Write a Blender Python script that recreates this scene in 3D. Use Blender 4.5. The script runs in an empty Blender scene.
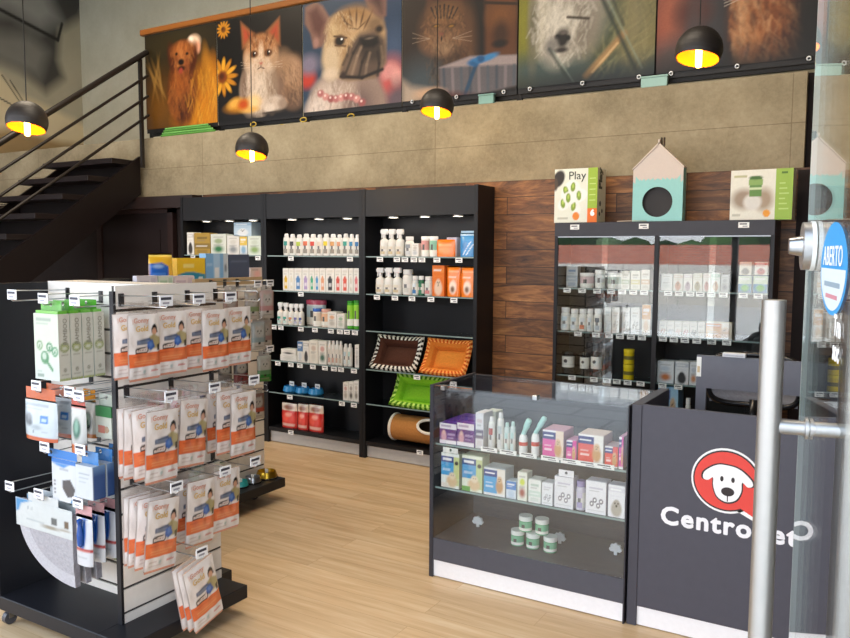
import bpy, math, random
import numpy as np
from mathutils import Matrix, Vector
random.seed(7); RNG = np.random.RandomState(3)
SC = bpy.context.scene
COL = SC.collection
PI = math.pi
R = math.radians

# ------------------------------------------------------------------ camera model
F = 784.0; PITCH = R(4.85); ROLL = R(0.3); YAW = R(30.65); CAMZ = 1.6
_cy, _sy, _cp, _sp = math.cos(YAW), math.sin(YAW), math.cos(PITCH), math.sin(PITCH)
FW = np.array([-_sy*_cp, _cy*_cp, -_sp]); _rt = np.array([_cy, _sy, 0.0]); _up = np.cross(_rt, FW)
RT = _rt*math.cos(ROLL) + _up*math.sin(ROLL); UP = np.cross(RT, FW)
CAM = np.array([0, 0, CAMZ])
def at(px, py, **k):
    """point of the photograph on a real plane x=, y= or z="""
    d = FW + RT*(px-425)/F - UP*(py-319)/F
    (a, v), = k.items(); i = 'xyz'.index(a)
    return CAM + d*((v-CAM[i])/d[i])

cam = bpy.data.cameras.new('camera'); cam.sensor_width = 36; cam.lens = F/850*36; cam.clip_start = .02; cam.clip_end = 200
co = bpy.data.objects.new('camera', cam); COL.objects.link(co)
co.matrix_world = Matrix(((RT[0], UP[0], -FW[0], 0), (RT[1], UP[1], -FW[1], 0), (RT[2], UP[2], -FW[2], CAMZ), (0, 0, 0, 1)))
SC.camera = co

# ------------------------------------------------------------------ colour
def lin(c): return c/12.92 if c <= .04045 else ((c+.055)/1.055)**2.4
def H(s):
    s = s.lstrip('#')
    if len(s) == 3: s = ''.join(a*2 for a in s)
    return tuple(lin(int(s[i:i+2], 16)/255) for i in (0, 2, 4))
def C3(c): return H(c) if isinstance(c, str) else c

# ------------------------------------------------------------------ materials
def nodes(name):
    m = bpy.data.materials.new(name); m.use_nodes = True
    nt = m.node_tree; b = nt.nodes['Principled BSDF']
    return m, nt, b, (lambda t, **k: _n(nt, t, **k)), nt.links.new
def _n(nt, t, **k):
    n = nt.nodes.new(t)
    for a, v in k.items(): setattr(n, a, v)
    return n
def setin(n, **k):
    for a, v in k.items(): n.inputs[a.replace('_', ' ')].default_value = v

def colmat(name, rough, metal=0.0, coat=0.0, grain=0.0, bump=0.0, bscale=60, spec=.5, trans=0.0):
    """printed or painted surface: per-face colour with a faint procedural mottling"""
    m, nt, b, N, L = nodes(name)
    a = N('ShaderNodeVertexColor', layer_name='Col')
    tc = N('ShaderNodeTexCoord'); nz = N('ShaderNodeTexNoise'); setin(nz, Scale=bscale, Detail=3.0)
    L(tc.outputs['Object'], nz.inputs['Vector'])
    mx = N('ShaderNodeMix', data_type='RGBA', blend_type='MULTIPLY'); mx.inputs[0].default_value = 1
    mr = N('ShaderNodeMapRange'); setin(mr, To_Min=1-grain, To_Max=1+grain)
    L(nz.outputs['Fac'], mr.inputs['Value']); L(a.outputs['Color'], mx.inputs[6]); L(mr.outputs['Result'], mx.inputs[7])
    L(mx.outputs[2], b.inputs['Base Color'])
    setin(b, Roughness=rough, Metallic=metal)
    b.inputs['Coat Weight'].default_value = coat; b.inputs['Specular IOR Level'].default_value = spec
    if coat: b.inputs['Coat Roughness'].default_value = .12
    if bump:
        bp = N('ShaderNodeBump'); setin(bp, Strength=bump, Distance=.01); L(nz.outputs['Fac'], bp.inputs['Height']); L(bp.outputs['Normal'], b.inputs['Normal'])
    return m
M = {}
M['matte'] = colmat('printed_card', .55, grain=.05)
M['gloss'] = colmat('glossy_plastic', .25, grain=.03)
M['film'] = colmat('plastic_film_pack', .22, coat=.35, grain=.05, bump=.25, bscale=28)
M['board'] = colmat('laminate_board', .42, grain=.08, bscale=25, spec=.3)
M['fabric'] = colmat('plush_fabric', .95, grain=.22, bump=.5, bscale=90, spec=.1)
M['metal'] = colmat('brushed_metal', .28, metal=1.0, grain=.06)
M['steel'] = colmat('satin_steel', .46, metal=1.0, grain=.05)
M['paint'] = colmat('painted_metal', .5, grain=.06)
M['poster'] = colmat('vinyl_print', .42, grain=.06, bump=.15, bscale=5)
M['mural'] = colmat('painted_mural', .85, grain=.1, bscale=4)
M['frost'] = colmat('frosted_plastic', .35, grain=.02)

def glassmat(name, tint, base=.04, dirt=0.0):
    m, nt, b, N, L = nodes(name); nt.nodes.remove(b)
    out = nt.nodes['Material Output']
    lw = N('ShaderNodeLayerWeight'); lw.inputs[0].default_value = .5
    p = N('ShaderNodeMath', operation='POWER'); p.inputs[1].default_value = 5; L(lw.outputs['Facing'], p.inputs[0])
    s = N('ShaderNodeMath', operation='MULTIPLY_ADD'); s.inputs[1].default_value = 1-base; s.inputs[2].default_value = base; L(p.outputs[0], s.inputs[0])
    t = N('ShaderNodeBsdfTransparent'); t.inputs[0].default_value = (*tint, 1)
    g = N('ShaderNodeBsdfGlossy'); g.inputs['Roughness'].default_value = 0.01; g.inputs['Color'].default_value = (1, 1, 1, 1)
    x = N('ShaderNodeMixShader'); L(s.outputs[0], x.inputs[0]); L(t.outputs[0], x.inputs[1]); L(g.outputs[0], x.inputs[2]); L(x.outputs[0], out.inputs[0])
    return m
M['glass'] = glassmat('clear_glass', (.97, .985, .98), .06)
M['cabglass'] = glassmat('cabinet_glass', (.95, .97, .97), .075)
M['clearfilm'] = glassmat('clear_film', (.97, .96, .95), .16)
M['doorglass'] = glassmat('door_glass', (.95, .965, .96))
M['shelfglass'] = glassmat('shelf_glass', (.75, .82, .82))

def emis(name, col, s):
    m, nt, b, N, L = nodes(name)
    nz = N('ShaderNodeTexNoise'); setin(nz, Scale=3.0)
    mr = N('ShaderNodeMapRange'); setin(mr, To_Min=s*.95, To_Max=s*1.05); L(nz.outputs['Fac'], mr.inputs['Value'])
    setin(b, Base_Color=(*C3(col), 1)); b.inputs['Emission Color'].default_value = (*C3(col), 1); L(mr.outputs[0], b.inputs['Emission Strength'])
    return m
M['bulb'] = emis('warm_filament_bulb', '#ffc860', 22)
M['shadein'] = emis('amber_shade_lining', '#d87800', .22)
M['puck'] = emis('led_puck', '#fff4e0', 7)

def ramp(N, stops):
    r = N('ShaderNodeValToRGB'); e = r.color_ramp.elements
    while len(e) < len(stops): e.new(.5)
    for q, (p, c) in zip(e, stops): q.position = p; q.color = (*C3(c), 1)
    return r

def oak():
    m, nt, b, N, L = nodes('oak_plank_floor')
    tc = N('ShaderNodeTexCoord'); br = N('ShaderNodeTexBrick', offset=.37, offset_frequency=2)
    setin(br, Scale=1.0, Mortar_Size=.0012, Mortar_Smooth=.4, Bias=0.0, Brick_Width=1.25, Row_Height=.145)
    br.inputs['Color1'].default_value = (0, 0, 0, 1); br.inputs['Color2'].default_value = (1, 1, 1, 1); br.inputs['Mortar'].default_value = (.3, .3, .3, 1)
    L(tc.outputs['Object'], br.inputs['Vector'])
    mp = N('ShaderNodeMapping'); mp.inputs['Scale'].default_value = (1.1, 15, 1); L(tc.outputs['Object'], mp.inputs[0])
    ad = N('ShaderNodeVectorMath', operation='MULTIPLY_ADD'); ad.inputs[1].default_value = (7, 5, 3)
    L(br.outputs['Color'], ad.inputs[0]); L(mp.outputs[0], ad.inputs[2])
    nz = N('ShaderNodeTexNoise'); setin(nz, Scale=1.6, Detail=6.0, Roughness=.6, Distortion=.4); L(ad.outputs[0], nz.inputs['Vector'])
    r = ramp(N, [(.22, '#b3946c'), (.5, '#cbae88'), (.8, '#dcc6a5')]); L(nz.outputs['Fac'], r.inputs[0])
    mx = N('ShaderNodeMix', data_type='RGBA', blend_type='MULTIPLY'); mx.inputs[0].default_value = 1
    mr = N('ShaderNodeMapRange'); setin(mr, To_Min=.93, To_Max=1.05); L(br.outputs['Color'], mr.inputs[0])
    L(r.outputs[0], mx.inputs[6]); L(mr.outputs[0], mx.inputs[7])
    m2 = N('ShaderNodeMix', data_type='RGBA', blend_type='MIX'); m2.inputs[7].default_value = (*H('#ab8a62'), 1)
    L(br.outputs['Fac'], m2.inputs[0]); L(mx.outputs[2], m2.inputs[6]); L(m2.outputs[2], b.inputs['Base Color'])
    setin(b, Roughness=.42); b.inputs['Specular IOR Level'].default_value = .35
    return m
M['oak'] = oak()

def planks():
    m, nt, b, N, L = nodes('dark_reclaimed_planks')
    tc = N('ShaderNodeTexCoord'); sx = N('ShaderNodeSeparateXYZ'); cx = N('ShaderNodeCombineXYZ')
    L(tc.outputs['Object'], sx.inputs[0]); L(sx.outputs['X'], cx.inputs['X']); L(sx.outputs['Z'], cx.inputs['Y'])
    br = N('ShaderNodeTexBrick', offset=.43, offset_frequency=2)
    setin(br, Scale=1.0, Mortar_Size=.0025, Mortar_Smooth=.2, Bias=0.0, Brick_Width=.8, Row_Height=.125)
    br.inputs['Color1'].default_value = (0, 0, 0, 1); br.inputs['Color2'].default_value = (1, 1, 1, 1); br.inputs['Mortar'].default_value = (.1, .1, .1, 1)
    L(cx.outputs[0], br.inputs['Vector'])
    mp = N('ShaderNodeMapping'); mp.inputs['Scale'].default_value = (1.8, 11, 1); L(cx.outputs[0], mp.inputs[0])
    ad = N('ShaderNodeVectorMath', operation='MULTIPLY_ADD'); ad.inputs[1].default_value = (9, 4, 3); L(br.outputs['Color'], ad.inputs[0]); L(mp.outputs[0], ad.inputs[2])
    nz = N('ShaderNodeTexNoise'); setin(nz, Scale=1.3, Detail=8.0, Roughness=.68, Distortion=1.6); L(ad.outputs[0], nz.inputs['Vector'])
    r = ramp(N, [(.28, '#2e1a0e'), (.48, '#6b4426'), (.62, '#8f6036'), (.78, '#b88854')]); L(nz.outputs['Fac'], r.inputs[0])
    mr = N('ShaderNodeMapRange'); setin(mr, To_Min=.55, To_Max=1.4); L(br.outputs['Color'], mr.inputs[0])
    mx = N('ShaderNodeMix', data_type='RGBA', blend_type='MULTIPLY'); mx.inputs[0].default_value = 1; L(r.outputs[0], mx.inputs[6]); L(mr.outputs[0], mx.inputs[7])
    m2 = N('ShaderNodeMix', data_type='RGBA'); m2.inputs[7].default_value = (*H('#1c0e08'), 1); L(br.outputs['Fac'], m2.inputs[0]); L(mx.outputs[2], m2.inputs[6])
    L(m2.outputs[2], b.inputs['Base Color']); setin(b, Roughness=.5)
    return m
M['planks'] = planks()

def concrete(name, c0, c1, c2, lines=True):
    m, nt, b, N, L = nodes(name)
    tc = N('ShaderNodeTexCoord')
    n1 = N('ShaderNodeTexNoise'); setin(n1, Scale=1.9, Detail=7.0, Roughness=.65); L(tc.outputs['Object'], n1.inputs['Vector'])
    n2 = N('ShaderNodeTexNoise'); setin(n2, Scale=38.0, Detail=4.0, Roughness=.7); L(tc.outputs['Object'], n2.inputs['Vector'])
    a = N('ShaderNodeMath', operation='MULTIPLY_ADD'); a.inputs[1].default_value = .35; L(n2.outputs['Fac'], a.inputs[0]); L(n1.outputs['Fac'], a.inputs[2])
    r = ramp(N, [(.40, c0), (.66, c1), (.94, c2)]); L(a.outputs[0], r.inputs[0])
    last = r.outputs[0]
    if lines:
        sx = N('ShaderNodeSeparateXYZ'); cx = N('ShaderNodeCombineXYZ'); L(tc.outputs['Object'], sx.inputs[0]); L(sx.outputs['X'], cx.inputs['X']); L(sx.outputs['Z'], cx.inputs['Y'])
        mpn = N('ShaderNodeMapping'); mpn.inputs['Location'].default_value = (.55, .02, 0); L(cx.outputs[0], mpn.inputs[0])
        br = N('ShaderNodeTexBrick', offset=0.0, offset_frequency=2); setin(br, Scale=1.0, Mortar_Size=.004, Mortar_Smooth=.6, Bias=0.0, Brick_Width=2.45, Row_Height=.3)
        br.inputs['Color1'].default_value = (.45, .45, .45, 1); br.inputs['Color2'].default_value = (.55, .55, .55, 1)
        L(mpn.outputs[0], br.inputs['Vector'])
        mx = N('ShaderNodeMix', data_type='RGBA', blend_type='MULTIPLY')
        f = N('ShaderNodeMath', operation='MULTIPLY'); f.inputs[1].default_value = .5; L(br.outputs['Fac'], f.inputs[0]); L(f.outputs[0], mx.inputs[0])
        mx.inputs[7].default_value = (.35, .3, .25, 1); L(last, mx.inputs[6]); last = mx.outputs[2]
    L(last, b.inputs['Base Color']); setin(b, Roughness=.85)
    bp = N('ShaderNodeBump'); setin(bp, Strength=.25, Distance=.006); L(n2.outputs['Fac'], bp.inputs['Height']); L(bp.outputs[0], b.inputs['Normal'])
    return m
M['concrete'] = concrete('board_marked_concrete', '#756a54', '#978a70', '#b3a68b')
M['plaster'] = concrete('pale_plaster', '#c4c2ae', '#cfcdba', '#d9d8c8', lines=False)
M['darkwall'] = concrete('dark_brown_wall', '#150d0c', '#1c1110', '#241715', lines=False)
M['ceil'] = concrete('ceiling_paint', '#6f6a60', '#7c776c', '#8a8579', lines=False)
M['rightwall'] = concrete('right_wall_paint', '#3c3835', '#48433f', '#544f4a', lines=False)

def brickmat(name, c1, c2, mo, w, h, ms, axis='XZ', rough=.9):
    m, nt, b, N, L = nodes(name)
    tc = N('ShaderNodeTexCoord'); sx = N('ShaderNodeSeparateXYZ'); cx = N('ShaderNodeCombineXYZ'); L(tc.outputs['Object'], sx.inputs[0])
    L(sx.outputs[axis[0]], cx.inputs['X']); L(sx.outputs[axis[1]], cx.inputs['Y'])
    br = N('ShaderNodeTexBrick'); setin(br, Scale=1.0, Mortar_Size=ms, Brick_Width=w, Row_Height=h)
    br.inputs['Color1'].default_value = (*H(c1), 1); br.inputs['Color2'].default_value = (*H(c2), 1); br.inputs['Mortar'].default_value = (*H(mo), 1)
    L(cx.outputs[0], br.inputs['Vector']); L(br.outputs['Color'], b.inputs['Base Color']); setin(b, Roughness=rough)
    return m
M['brick'] = brickmat('red_brick', '#b8604a', '#c8765e', '#a8948a', .24, .08, .01)
M['pavement'] = brickmat('pavement_slabs', '#cdc9c2', '#d6d2cb', '#aaa69f', .9, .45, .02, 'XY')

# ------------------------------------------------------------------ mesh builder
class MB:
    def __init__(s, mat='matte', col='#fff'):
        s.v = []; s.f = []; s.c = []; s.m = []; s.s = []; s.mats = []; s.mat = mat; s.col = C3(col); s.T = Matrix.Identity(4)
    def mi(s, mat):
        if mat not in s.mats: s.mats.append(mat)
        return s.mats.index(mat)
    def add(s, vs, fs, col=None, mat=None, smooth=False, vcol=None):
        b = len(s.v); k = s.mi(mat or s.mat); col = C3(col) if col is not None else s.col
        for p in vs: s.v.append(tuple(s.T @ Vector(p)))
        for f in fs:
            s.f.append(tuple(b+i for i in f)); s.m.append(k); s.s.append(smooth)
            s.c.append([vcol[i] for i in f] if vcol is not None else [col]*len(f))
        return s
    def box(s, x0, y0, z0, x1, y1, z1, col=None, mat=None, bev=0):
        if x1 < x0: x0, x1 = x1, x0
        if y1 < y0: y0, y1 = y1, y0
        if z1 < z0: z0, z1 = z1, z0
        if not bev:
            vs = [(x, y, z) for z in (z0, z1) for y in (y0, y1) for x in (x0, x1)]
            return s.add(vs, [(0, 2, 3, 1), (4, 5, 7, 6), (0, 1, 5, 4), (2, 6, 7, 3), (0, 4, 6, 2), (1, 3, 7, 5)], col, mat)
        c = ((x0+x1)/2, (y0+y1)/2, (z0+z1)/2); h = ((x1-x0)/2, (y1-y0)/2, (z1-z0)/2); bev = min(bev, min(h)*.9)
        vs = []; ix = {}
        for sx in (-1, 1):
            for sy in (-1, 1):
                for sz in (-1, 1):
                    for a in range(3):
                        q = [h[i]-(bev if i != a else 0) for i in range(3)]
                        ix[(sx, sy, sz, a)] = len(vs); vs.append((c[0]+sx*q[0], c[1]+sy*q[1], c[2]+sz*q[2]))
        fs = []
        for a in range(3):
            o = [i for i in range(3) if i != a]
            for sg in (-1, 1):
                q = []
                for u, w in ((-1, -1), (1, -1), (1, 1), (-1, 1)):
                    k = [0, 0, 0]; k[a] = sg; k[o[0]] = u; k[o[1]] = w; q.append(ix[(*k, a)])
                flip = (sg == 1) if a == 1 else (sg == -1)
                fs.append(tuple(q[::-1]) if flip else tuple(q))
            # edges along axis a
            for u in (-1, 1):
                for w in (-1, 1):
                    k0 = [0, 0, 0]; k1 = [0, 0, 0]; k0[a] = -1; k1[a] = 1
                    for k in (k0, k1): k[o[0]] = u; k[o[1]] = w
                    fs.append((ix[(*k0, o[0])], ix[(*k1, o[0])], ix[(*k1, o[1])], ix[(*k0, o[1])]))
        for sx in (-1, 1):
            for sy in (-1, 1):
                for sz in (-1, 1): fs.append(tuple(ix[(sx, sy, sz, a)] for a in range(3)))
        return s.add(vs, fs, col, mat)
    def lathe(s, prof, col=None, n=20, mat=None, c=(0, 0, 0), sx=1, sy=1, smooth=True, cols=None):
        """prof: (r, z) pairs bottom to top; cols: colour per band"""
        for i in range(len(prof)-1):
            (r0, z0), (r1, z1) = prof[i], prof[i+1]
            vs = []; cc = cols[i] if cols else col
            for r, z in ((r0, z0), (r1, z1)):
                for k in range(n):
                    a = 2*PI*k/n; vs.append((c[0]+r*sx*math.cos(a), c[1]+r*sy*math.sin(a), c[2]+z))
            s.add(vs, [(k, (k+1) % n, n+(k+1) % n, n+k) for k in range(n)], cc, mat, smooth)
        return s
    def cyl(s, p0, p1, r, col=None, n=14, mat=None, r1=None, caps=True):
        p0 = Vector(p0); p1 = Vector(p1); r1 = r if r1 is None else r1
        d = (p1-p0).normalized(); a = d.orthogonal().normalized(); b = d.cross(a)
        vs = [tuple(p+(a*math.cos(2*PI*k/n)+b*math.sin(2*PI*k/n))*q) for p, q in ((p0, r), (p1, r1)) for k in range(n)]
        s.add(vs, [(k, (k+1) % n, n+(k+1) % n, n+k) for k in range(n)], col, mat, True)
        if caps:
            s.add(vs[:n], [tuple(range(n))[::-1]], col, mat); s.add(vs[n:], [tuple(range(n))], col, mat)
        return s
    def tube(s, pts, r, col=None, n=8, mat=None, closed=False):
        P = [Vector(p) for p in pts]; m = len(P); rings = []
        prev = None
        for i in range(m):
            a = P[(i-1) % m] if (i or closed) else P[0]; b = P[(i+1) % m] if (i < m-1 or closed) else P[-1]
            d = (b-a).normalized()
            u = d.orthogonal().normalized() if prev is None else (prev-d*prev.dot(d)).normalized()
            prev = u; w = d.cross(u)
            rings.append([tuple(P[i]+(u*math.cos(2*PI*k/n)+w*math.sin(2*PI*k/n))*r) for k in range(n)])
        vs = [v for g in rings for v in g]; fs = []
        for i in range(m if closed else m-1):
            j = (i+1) % m
            fs += [(i*n+k, i*n+(k+1) % n, j*n+(k+1) % n, j*n+k) for k in range(n)]
        if not closed: fs += [tuple(range(n))[::-1], tuple((m-1)*n+k for k in range(n))]
        return s.add(vs, fs, col, mat, True)
    def prism(s, poly, y0, y1, col=None, mat=None, side=None):
        """poly in (x, z), counter-clockwise seen from -y; extruded from y0 (front) to y1"""
        n = len(poly); vs = [(x, y0, z) for x, z in poly]+[(x, y1, z) for x, z in poly]
        s.add(vs, [tuple(range(n)), tuple(range(2*n-1, n-1, -1))], col, mat)
        return s.add(vs, [(i, n+i, n+(i+1) % n, (i+1) % n) for i in range(n)], side or col, mat)
    def panel(s, o, ux, uz, img, mat=None, bulge=0.0, nrm=(0, -1, 0), fn=None):
        """painted grid: img is a (rows from bottom, cols, 3) linear colour array at the vertices"""
        ny, nx = img.shape[0]-1, img.shape[1]-1; o = Vector(o); ux = Vector(ux); uz = Vector(uz); nn = Vector(nrm)
        vs = []
        for j in range(ny+1):
            for i in range(nx+1):
                u, v = i/nx, j/ny; h = bulge*(1-(2*u-1)**4)*(1-(2*v-1)**4) if bulge else 0
                if fn: h += fn(u, v)
                vs.append(tuple(o+ux*u+uz*v+nn*h))
        fs = [(j*(nx+1)+i, j*(nx+1)+i+1, (j+1)*(nx+1)+i+1, (j+1)*(nx+1)+i) for j in range(ny) for i in range(nx)]
        fl = img.reshape(-1, 3)
        return s.add(vs, fs, None, mat, bool(bulge or fn), vcol=[tuple(c) for c in fl])
    def holed(s, x0, z0, x1, z1, hx, hz, hr, y=0.0, col=None, mat=None):
        """thin card with a round hang hole"""
        o = [(x0, z0), (hx, z0), (x1, z0), (x1, hz), (x1, z1), (hx, z1), (x0, z1), (x0, hz)]
        i = [(hx+hr*math.cos(a), hz+hr*math.sin(a)) for a in [R(225+45*k) for k in range(8)]]
        vs = [(x, y, z) for x, z in o+i]
        return s.add(vs, [(k, (k+1) % 8, 8+(k+1) % 8, 8+k) for k in range(8)], col, mat)
    def sphere(s, c, r, col=None, mat=None, n=14, m=8, sc=(1, 1, 1)):
        pr = [(r*math.cos(R(-90+180*i/m)), r*math.sin(R(-90+180*i/m))*sc[2]) for i in range(m+1)]
        return s.lathe(pr, col, n, mat, c, sc[0], sc[1])
    def mesh(s, name='mesh'):
        me = bpy.data.meshes.new(name); me.from_pydata(s.v, [], s.f)
        ca = me.color_attributes.new('Col', 'FLOAT_COLOR', 'CORNER')
        flat = np.array([(c[0], c[1], c[2], 1.0) for f in s.c for c in f], dtype=np.float32).ravel()
        ca.data.foreach_set('color', flat)
        me.polygons.foreach_set('material_index', s.m); me.polygons.foreach_set('use_smooth', s.s)
        for k in s.mats: me.materials.append(M[k])
        me.update(); return me

# ------------------------------------------------------------------ objects
def obj(name, mb, parent=None, mtx=None):
    me = mb if isinstance(mb, bpy.types.Mesh) else mb.mesh(name)
    o = bpy.data.objects.new(name, me); COL.objects.link(o)
    if parent is not None: o.parent = parent
    if mtx is not None: o.matrix_local = mtx
    return o
def tag(o, label=None, cat=None, group=None, kind=None):
    for k, v in (('label', label), ('category', cat), ('group', group), ('kind', kind)):
        if v: o[k] = v
    return o
def thing(name, label, cat, loc=(0, 0, 0), rz=0, group=None, rx=0, ry=0):
    o = bpy.data.objects.new(name, None); COL.objects.link(o); o.empty_display_size = .05
    o.location = loc; o.rotation_euler = (rx, ry, rz)
    return tag(o, label, cat, group)
def struct(name, mb, label=None):
    o = obj(name, mb); o['kind'] = 'structure'
    if label: o['label'] = label
    return o
def single(name, label, cat, mb, loc=(0, 0, 0), rz=0, group=None, rx=0, ry=0):
    o = obj(name, mb); o.location = loc; o.rotation_euler = (rx, ry, rz)
    return tag(o, label, cat, group)
def text_mb(body, size, mat, col, bold=0.0, extrude=.0008, xs=1.0, space=1.0, fat=0.0):
    cu = bpy.data.curves.new('lettering', 'FONT'); cu.body = body; cu.size = size; cu.extrude = extrude; cu.offset = bold; cu.resolution_u = 3; cu.space_character = space
    t = bpy.data.objects.new('lettering', cu); COL.objects.link(t)
    dg = bpy.context.evaluated_depsgraph_get(); dg.update()
    me = bpy.data.meshes.new_from_object(t.evaluated_get(dg))
    bpy.data.objects.remove(t); bpy.data.curves.remove(cu)
    mb = MB(mat, col); xsn = [v.co.x for v in me.vertices]; x0 = min(xsn); w = max(xsn)-x0
    mb.w = w*xs
    # laid upright: x right, z up, facing -y
    mb.add([((v.co.x-x0)*xs, -v.co.z, v.co.y) for v in me.vertices], [tuple(p.vertices) for p in me.polygons])
    if fat:     # rounded heavy weight: the glyph laid down again around a small circle
        base = [((v.co.x-x0)*xs, -v.co.z, v.co.y) for v in me.vertices]; fs = [tuple(p.vertices) for p in me.polygons]
        for k in range(14):
            dx, dz = fat*math.cos(2*PI*k/14), fat*math.sin(2*PI*k/14); mb.add([(x+dx, y-(k+1)*3e-5, z+dz) for x, y, z in base], fs)
    bpy.data.meshes.remove(me)
    return mb

# ------------------------------------------------------------------ painter (prints on flat things)
class Pic:
    def __init__(s, nx, ny, bg):
        s.U, s.V = np.meshgrid(np.linspace(0, 1, nx+1), np.linspace(0, 1, ny+1)); s.C = np.zeros(s.U.shape+(3,)); s.C[:] = C3(bg)
    def mixin(s, m, col):
        m = np.clip(m, 0, 1)[..., None]; s.C = s.C*(1-m)+np.array(C3(col))*m; return s
    def rect(s, u0, v0, u1, v1, col, a=1.0):
        return s.mixin(a*((s.U >= u0) & (s.U <= u1) & (s.V >= v0) & (s.V <= v1)), col)
    def ell(s, cx, cy, rx, ry, col, soft=.15, rot=0, a=1.0):
        t = R(rot); x = s.U-cx; y = s.V-cy; p = x*math.cos(t)+y*math.sin(t); q = -x*math.sin(t)+y*math.cos(t)
        d = np.sqrt((p/rx)**2+(q/ry)**2); return s.mixin(a*np.clip((1+soft-d)/(2*soft+1e-6), 0, 1), col)
    def poly(s, pts, col, soft=.01, a=1.0):
        """filled polygon (even-odd), soft edge in u/v"""
        ins = np.zeros(s.U.shape, bool); dist = np.full(s.U.shape, 9.0); n = len(pts)
        for i in range(n):
            (x0, y0), (x1, y1) = pts[i], pts[(i+1) % n]
            c = ((y0 > s.V) != (y1 > s.V)) & (s.U < (x1-x0)*(s.V-y0)/((y1-y0) or 1e-9)+x0); ins ^= c
            L2 = (x1-x0)**2+(y1-y0)**2 or 1e-9; t = np.clip(((s.U-x0)*(x1-x0)+(s.V-y0)*(y1-y0))/L2, 0, 1)
            dist = np.minimum(dist, np.hypot(s.U-x0-t*(x1-x0), s.V-y0-t*(y1-y0)))
        sd = np.where(ins, dist, -dist); return s.mixin(a*np.clip(.5+sd/(2*soft), 0, 1), col)
    def line(s, x0, y0, x1, y1, w, col, soft=.4, a=1.0):
        L2 = (x1-x0)**2+(y1-y0)**2 or 1e-9; t = np.clip(((s.U-x0)*(x1-x0)+(s.V-y0)*(y1-y0))/L2, 0, 1)
        d = np.hypot(s.U-x0-t*(x1-x0), s.V-y0-t*(y1-y0))/w; return s.mixin(a*np.clip((1+soft-d)/(2*soft), 0, 1), col)
    def vgrad(s, v0, v1, col, a=1.0): return s.mixin(a*np.clip((s.V-v0)/(v1-v0), 0, 1), col)
    def noise(s, amp): s.C = np.clip(s.C*(1+amp*(RNG.rand(*s.U.shape)-.5)[..., None]), 0, 1); return s
    def fur(s, cx, cy, rx, ry, cols, n=120, L=.05, ang=-90, w=.006, spread=35, a=.55):
        a *= .42; w *= 1.5; n = int(n*1.25)
        for k in range(n):
            r = math.sqrt(RNG.rand()); t = RNG.rand()*2*PI; x = cx+rx*r*math.cos(t); y = cy+ry*r*math.sin(t); g = R(ang+(RNG.rand()-.5)*2*spread); l = L*(.6+.8*RNG.rand())
            s.line(x, y, x+l*math.cos(g), y+l*math.sin(g), w*(.6+.8*RNG.rand()), cols[k % len(cols)], .8, a)
        return s
    def words(s, u0, v0, u1, n, h, col, a=.8):
        """rows of small print too fine to read"""
        for k in range(n):
            v = v0-k*h*2; s.rect(u0, v-h/2, u0+(u1-u0)*(.7+.3*((k*37) % 5)/4), v+h/2, col, a)
        return s
# ================================================================== THE SETTING
XL, XR = -9.4, .95; YF = .45; YW = 5.205; YS = 5.20; ZC = 5.2; YU = 6.85
BLK = '#17171b'; GRAPH = '#3a3a42'; WHT = '#e9e6e1'
struct('floor', MB('oak').box(XL, YF, -.1, XR, YU+.1, 0), 'light oak plank floor of the shop')
struct('ceiling', MB('ceil').box(XL, YF, ZC, XR, YU+.1, ZC+.1))
struct('wall_back', MB('planks').box(-5.46, YW, 0, XR, YW+.1, 2.1149), 'dark reclaimed timber plank wall behind the cabinets')
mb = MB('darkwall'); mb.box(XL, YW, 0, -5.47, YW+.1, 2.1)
struct('wall_stair', mb, 'dark brown wall under the staircase')
struct('wall_right', MB('rightwall').box(XR, YF, 0, XR+.1, YU, ZC))
struct('wall_upper', MB('plaster').box(XL, YU, 2.2, XR, YU+.1, ZC), 'pale plaster wall of the mezzanine')
struct('mezzanine_slab', MB('concrete').box(XL, YS, 2.115, -.475, YU, 2.675), 'raw concrete edge of the mezzanine floor')
mb = MB('concrete'); mb.box(-.43, YS-.03, 2.0, -.1, YU, 3.3); mb.box(-.1, YS, 2.115, XR, YU, 2.675); mb.box(-.475, YS+.06, 2.115, -.43, YU, 2.675, mat='darkwall')
struct('column_right', mb, 'raw concrete column beside the glass door')
mb = MB('darkwall')
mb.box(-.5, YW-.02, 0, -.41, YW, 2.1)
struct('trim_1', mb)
# dark door under the stair
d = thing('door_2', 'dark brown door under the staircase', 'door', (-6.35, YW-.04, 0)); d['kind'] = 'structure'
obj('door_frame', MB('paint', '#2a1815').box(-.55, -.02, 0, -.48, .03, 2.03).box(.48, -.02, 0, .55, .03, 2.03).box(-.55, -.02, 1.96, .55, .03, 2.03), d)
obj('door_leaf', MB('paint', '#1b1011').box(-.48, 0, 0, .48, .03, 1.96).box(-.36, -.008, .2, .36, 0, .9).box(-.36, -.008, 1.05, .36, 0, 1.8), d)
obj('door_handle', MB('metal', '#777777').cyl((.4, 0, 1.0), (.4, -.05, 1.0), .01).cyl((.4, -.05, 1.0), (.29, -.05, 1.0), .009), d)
struct('trim_2', MB('paint', '#241512').box(-7.1, YW-.12, 2.0, -5.47, YW, 2.11))

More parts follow.
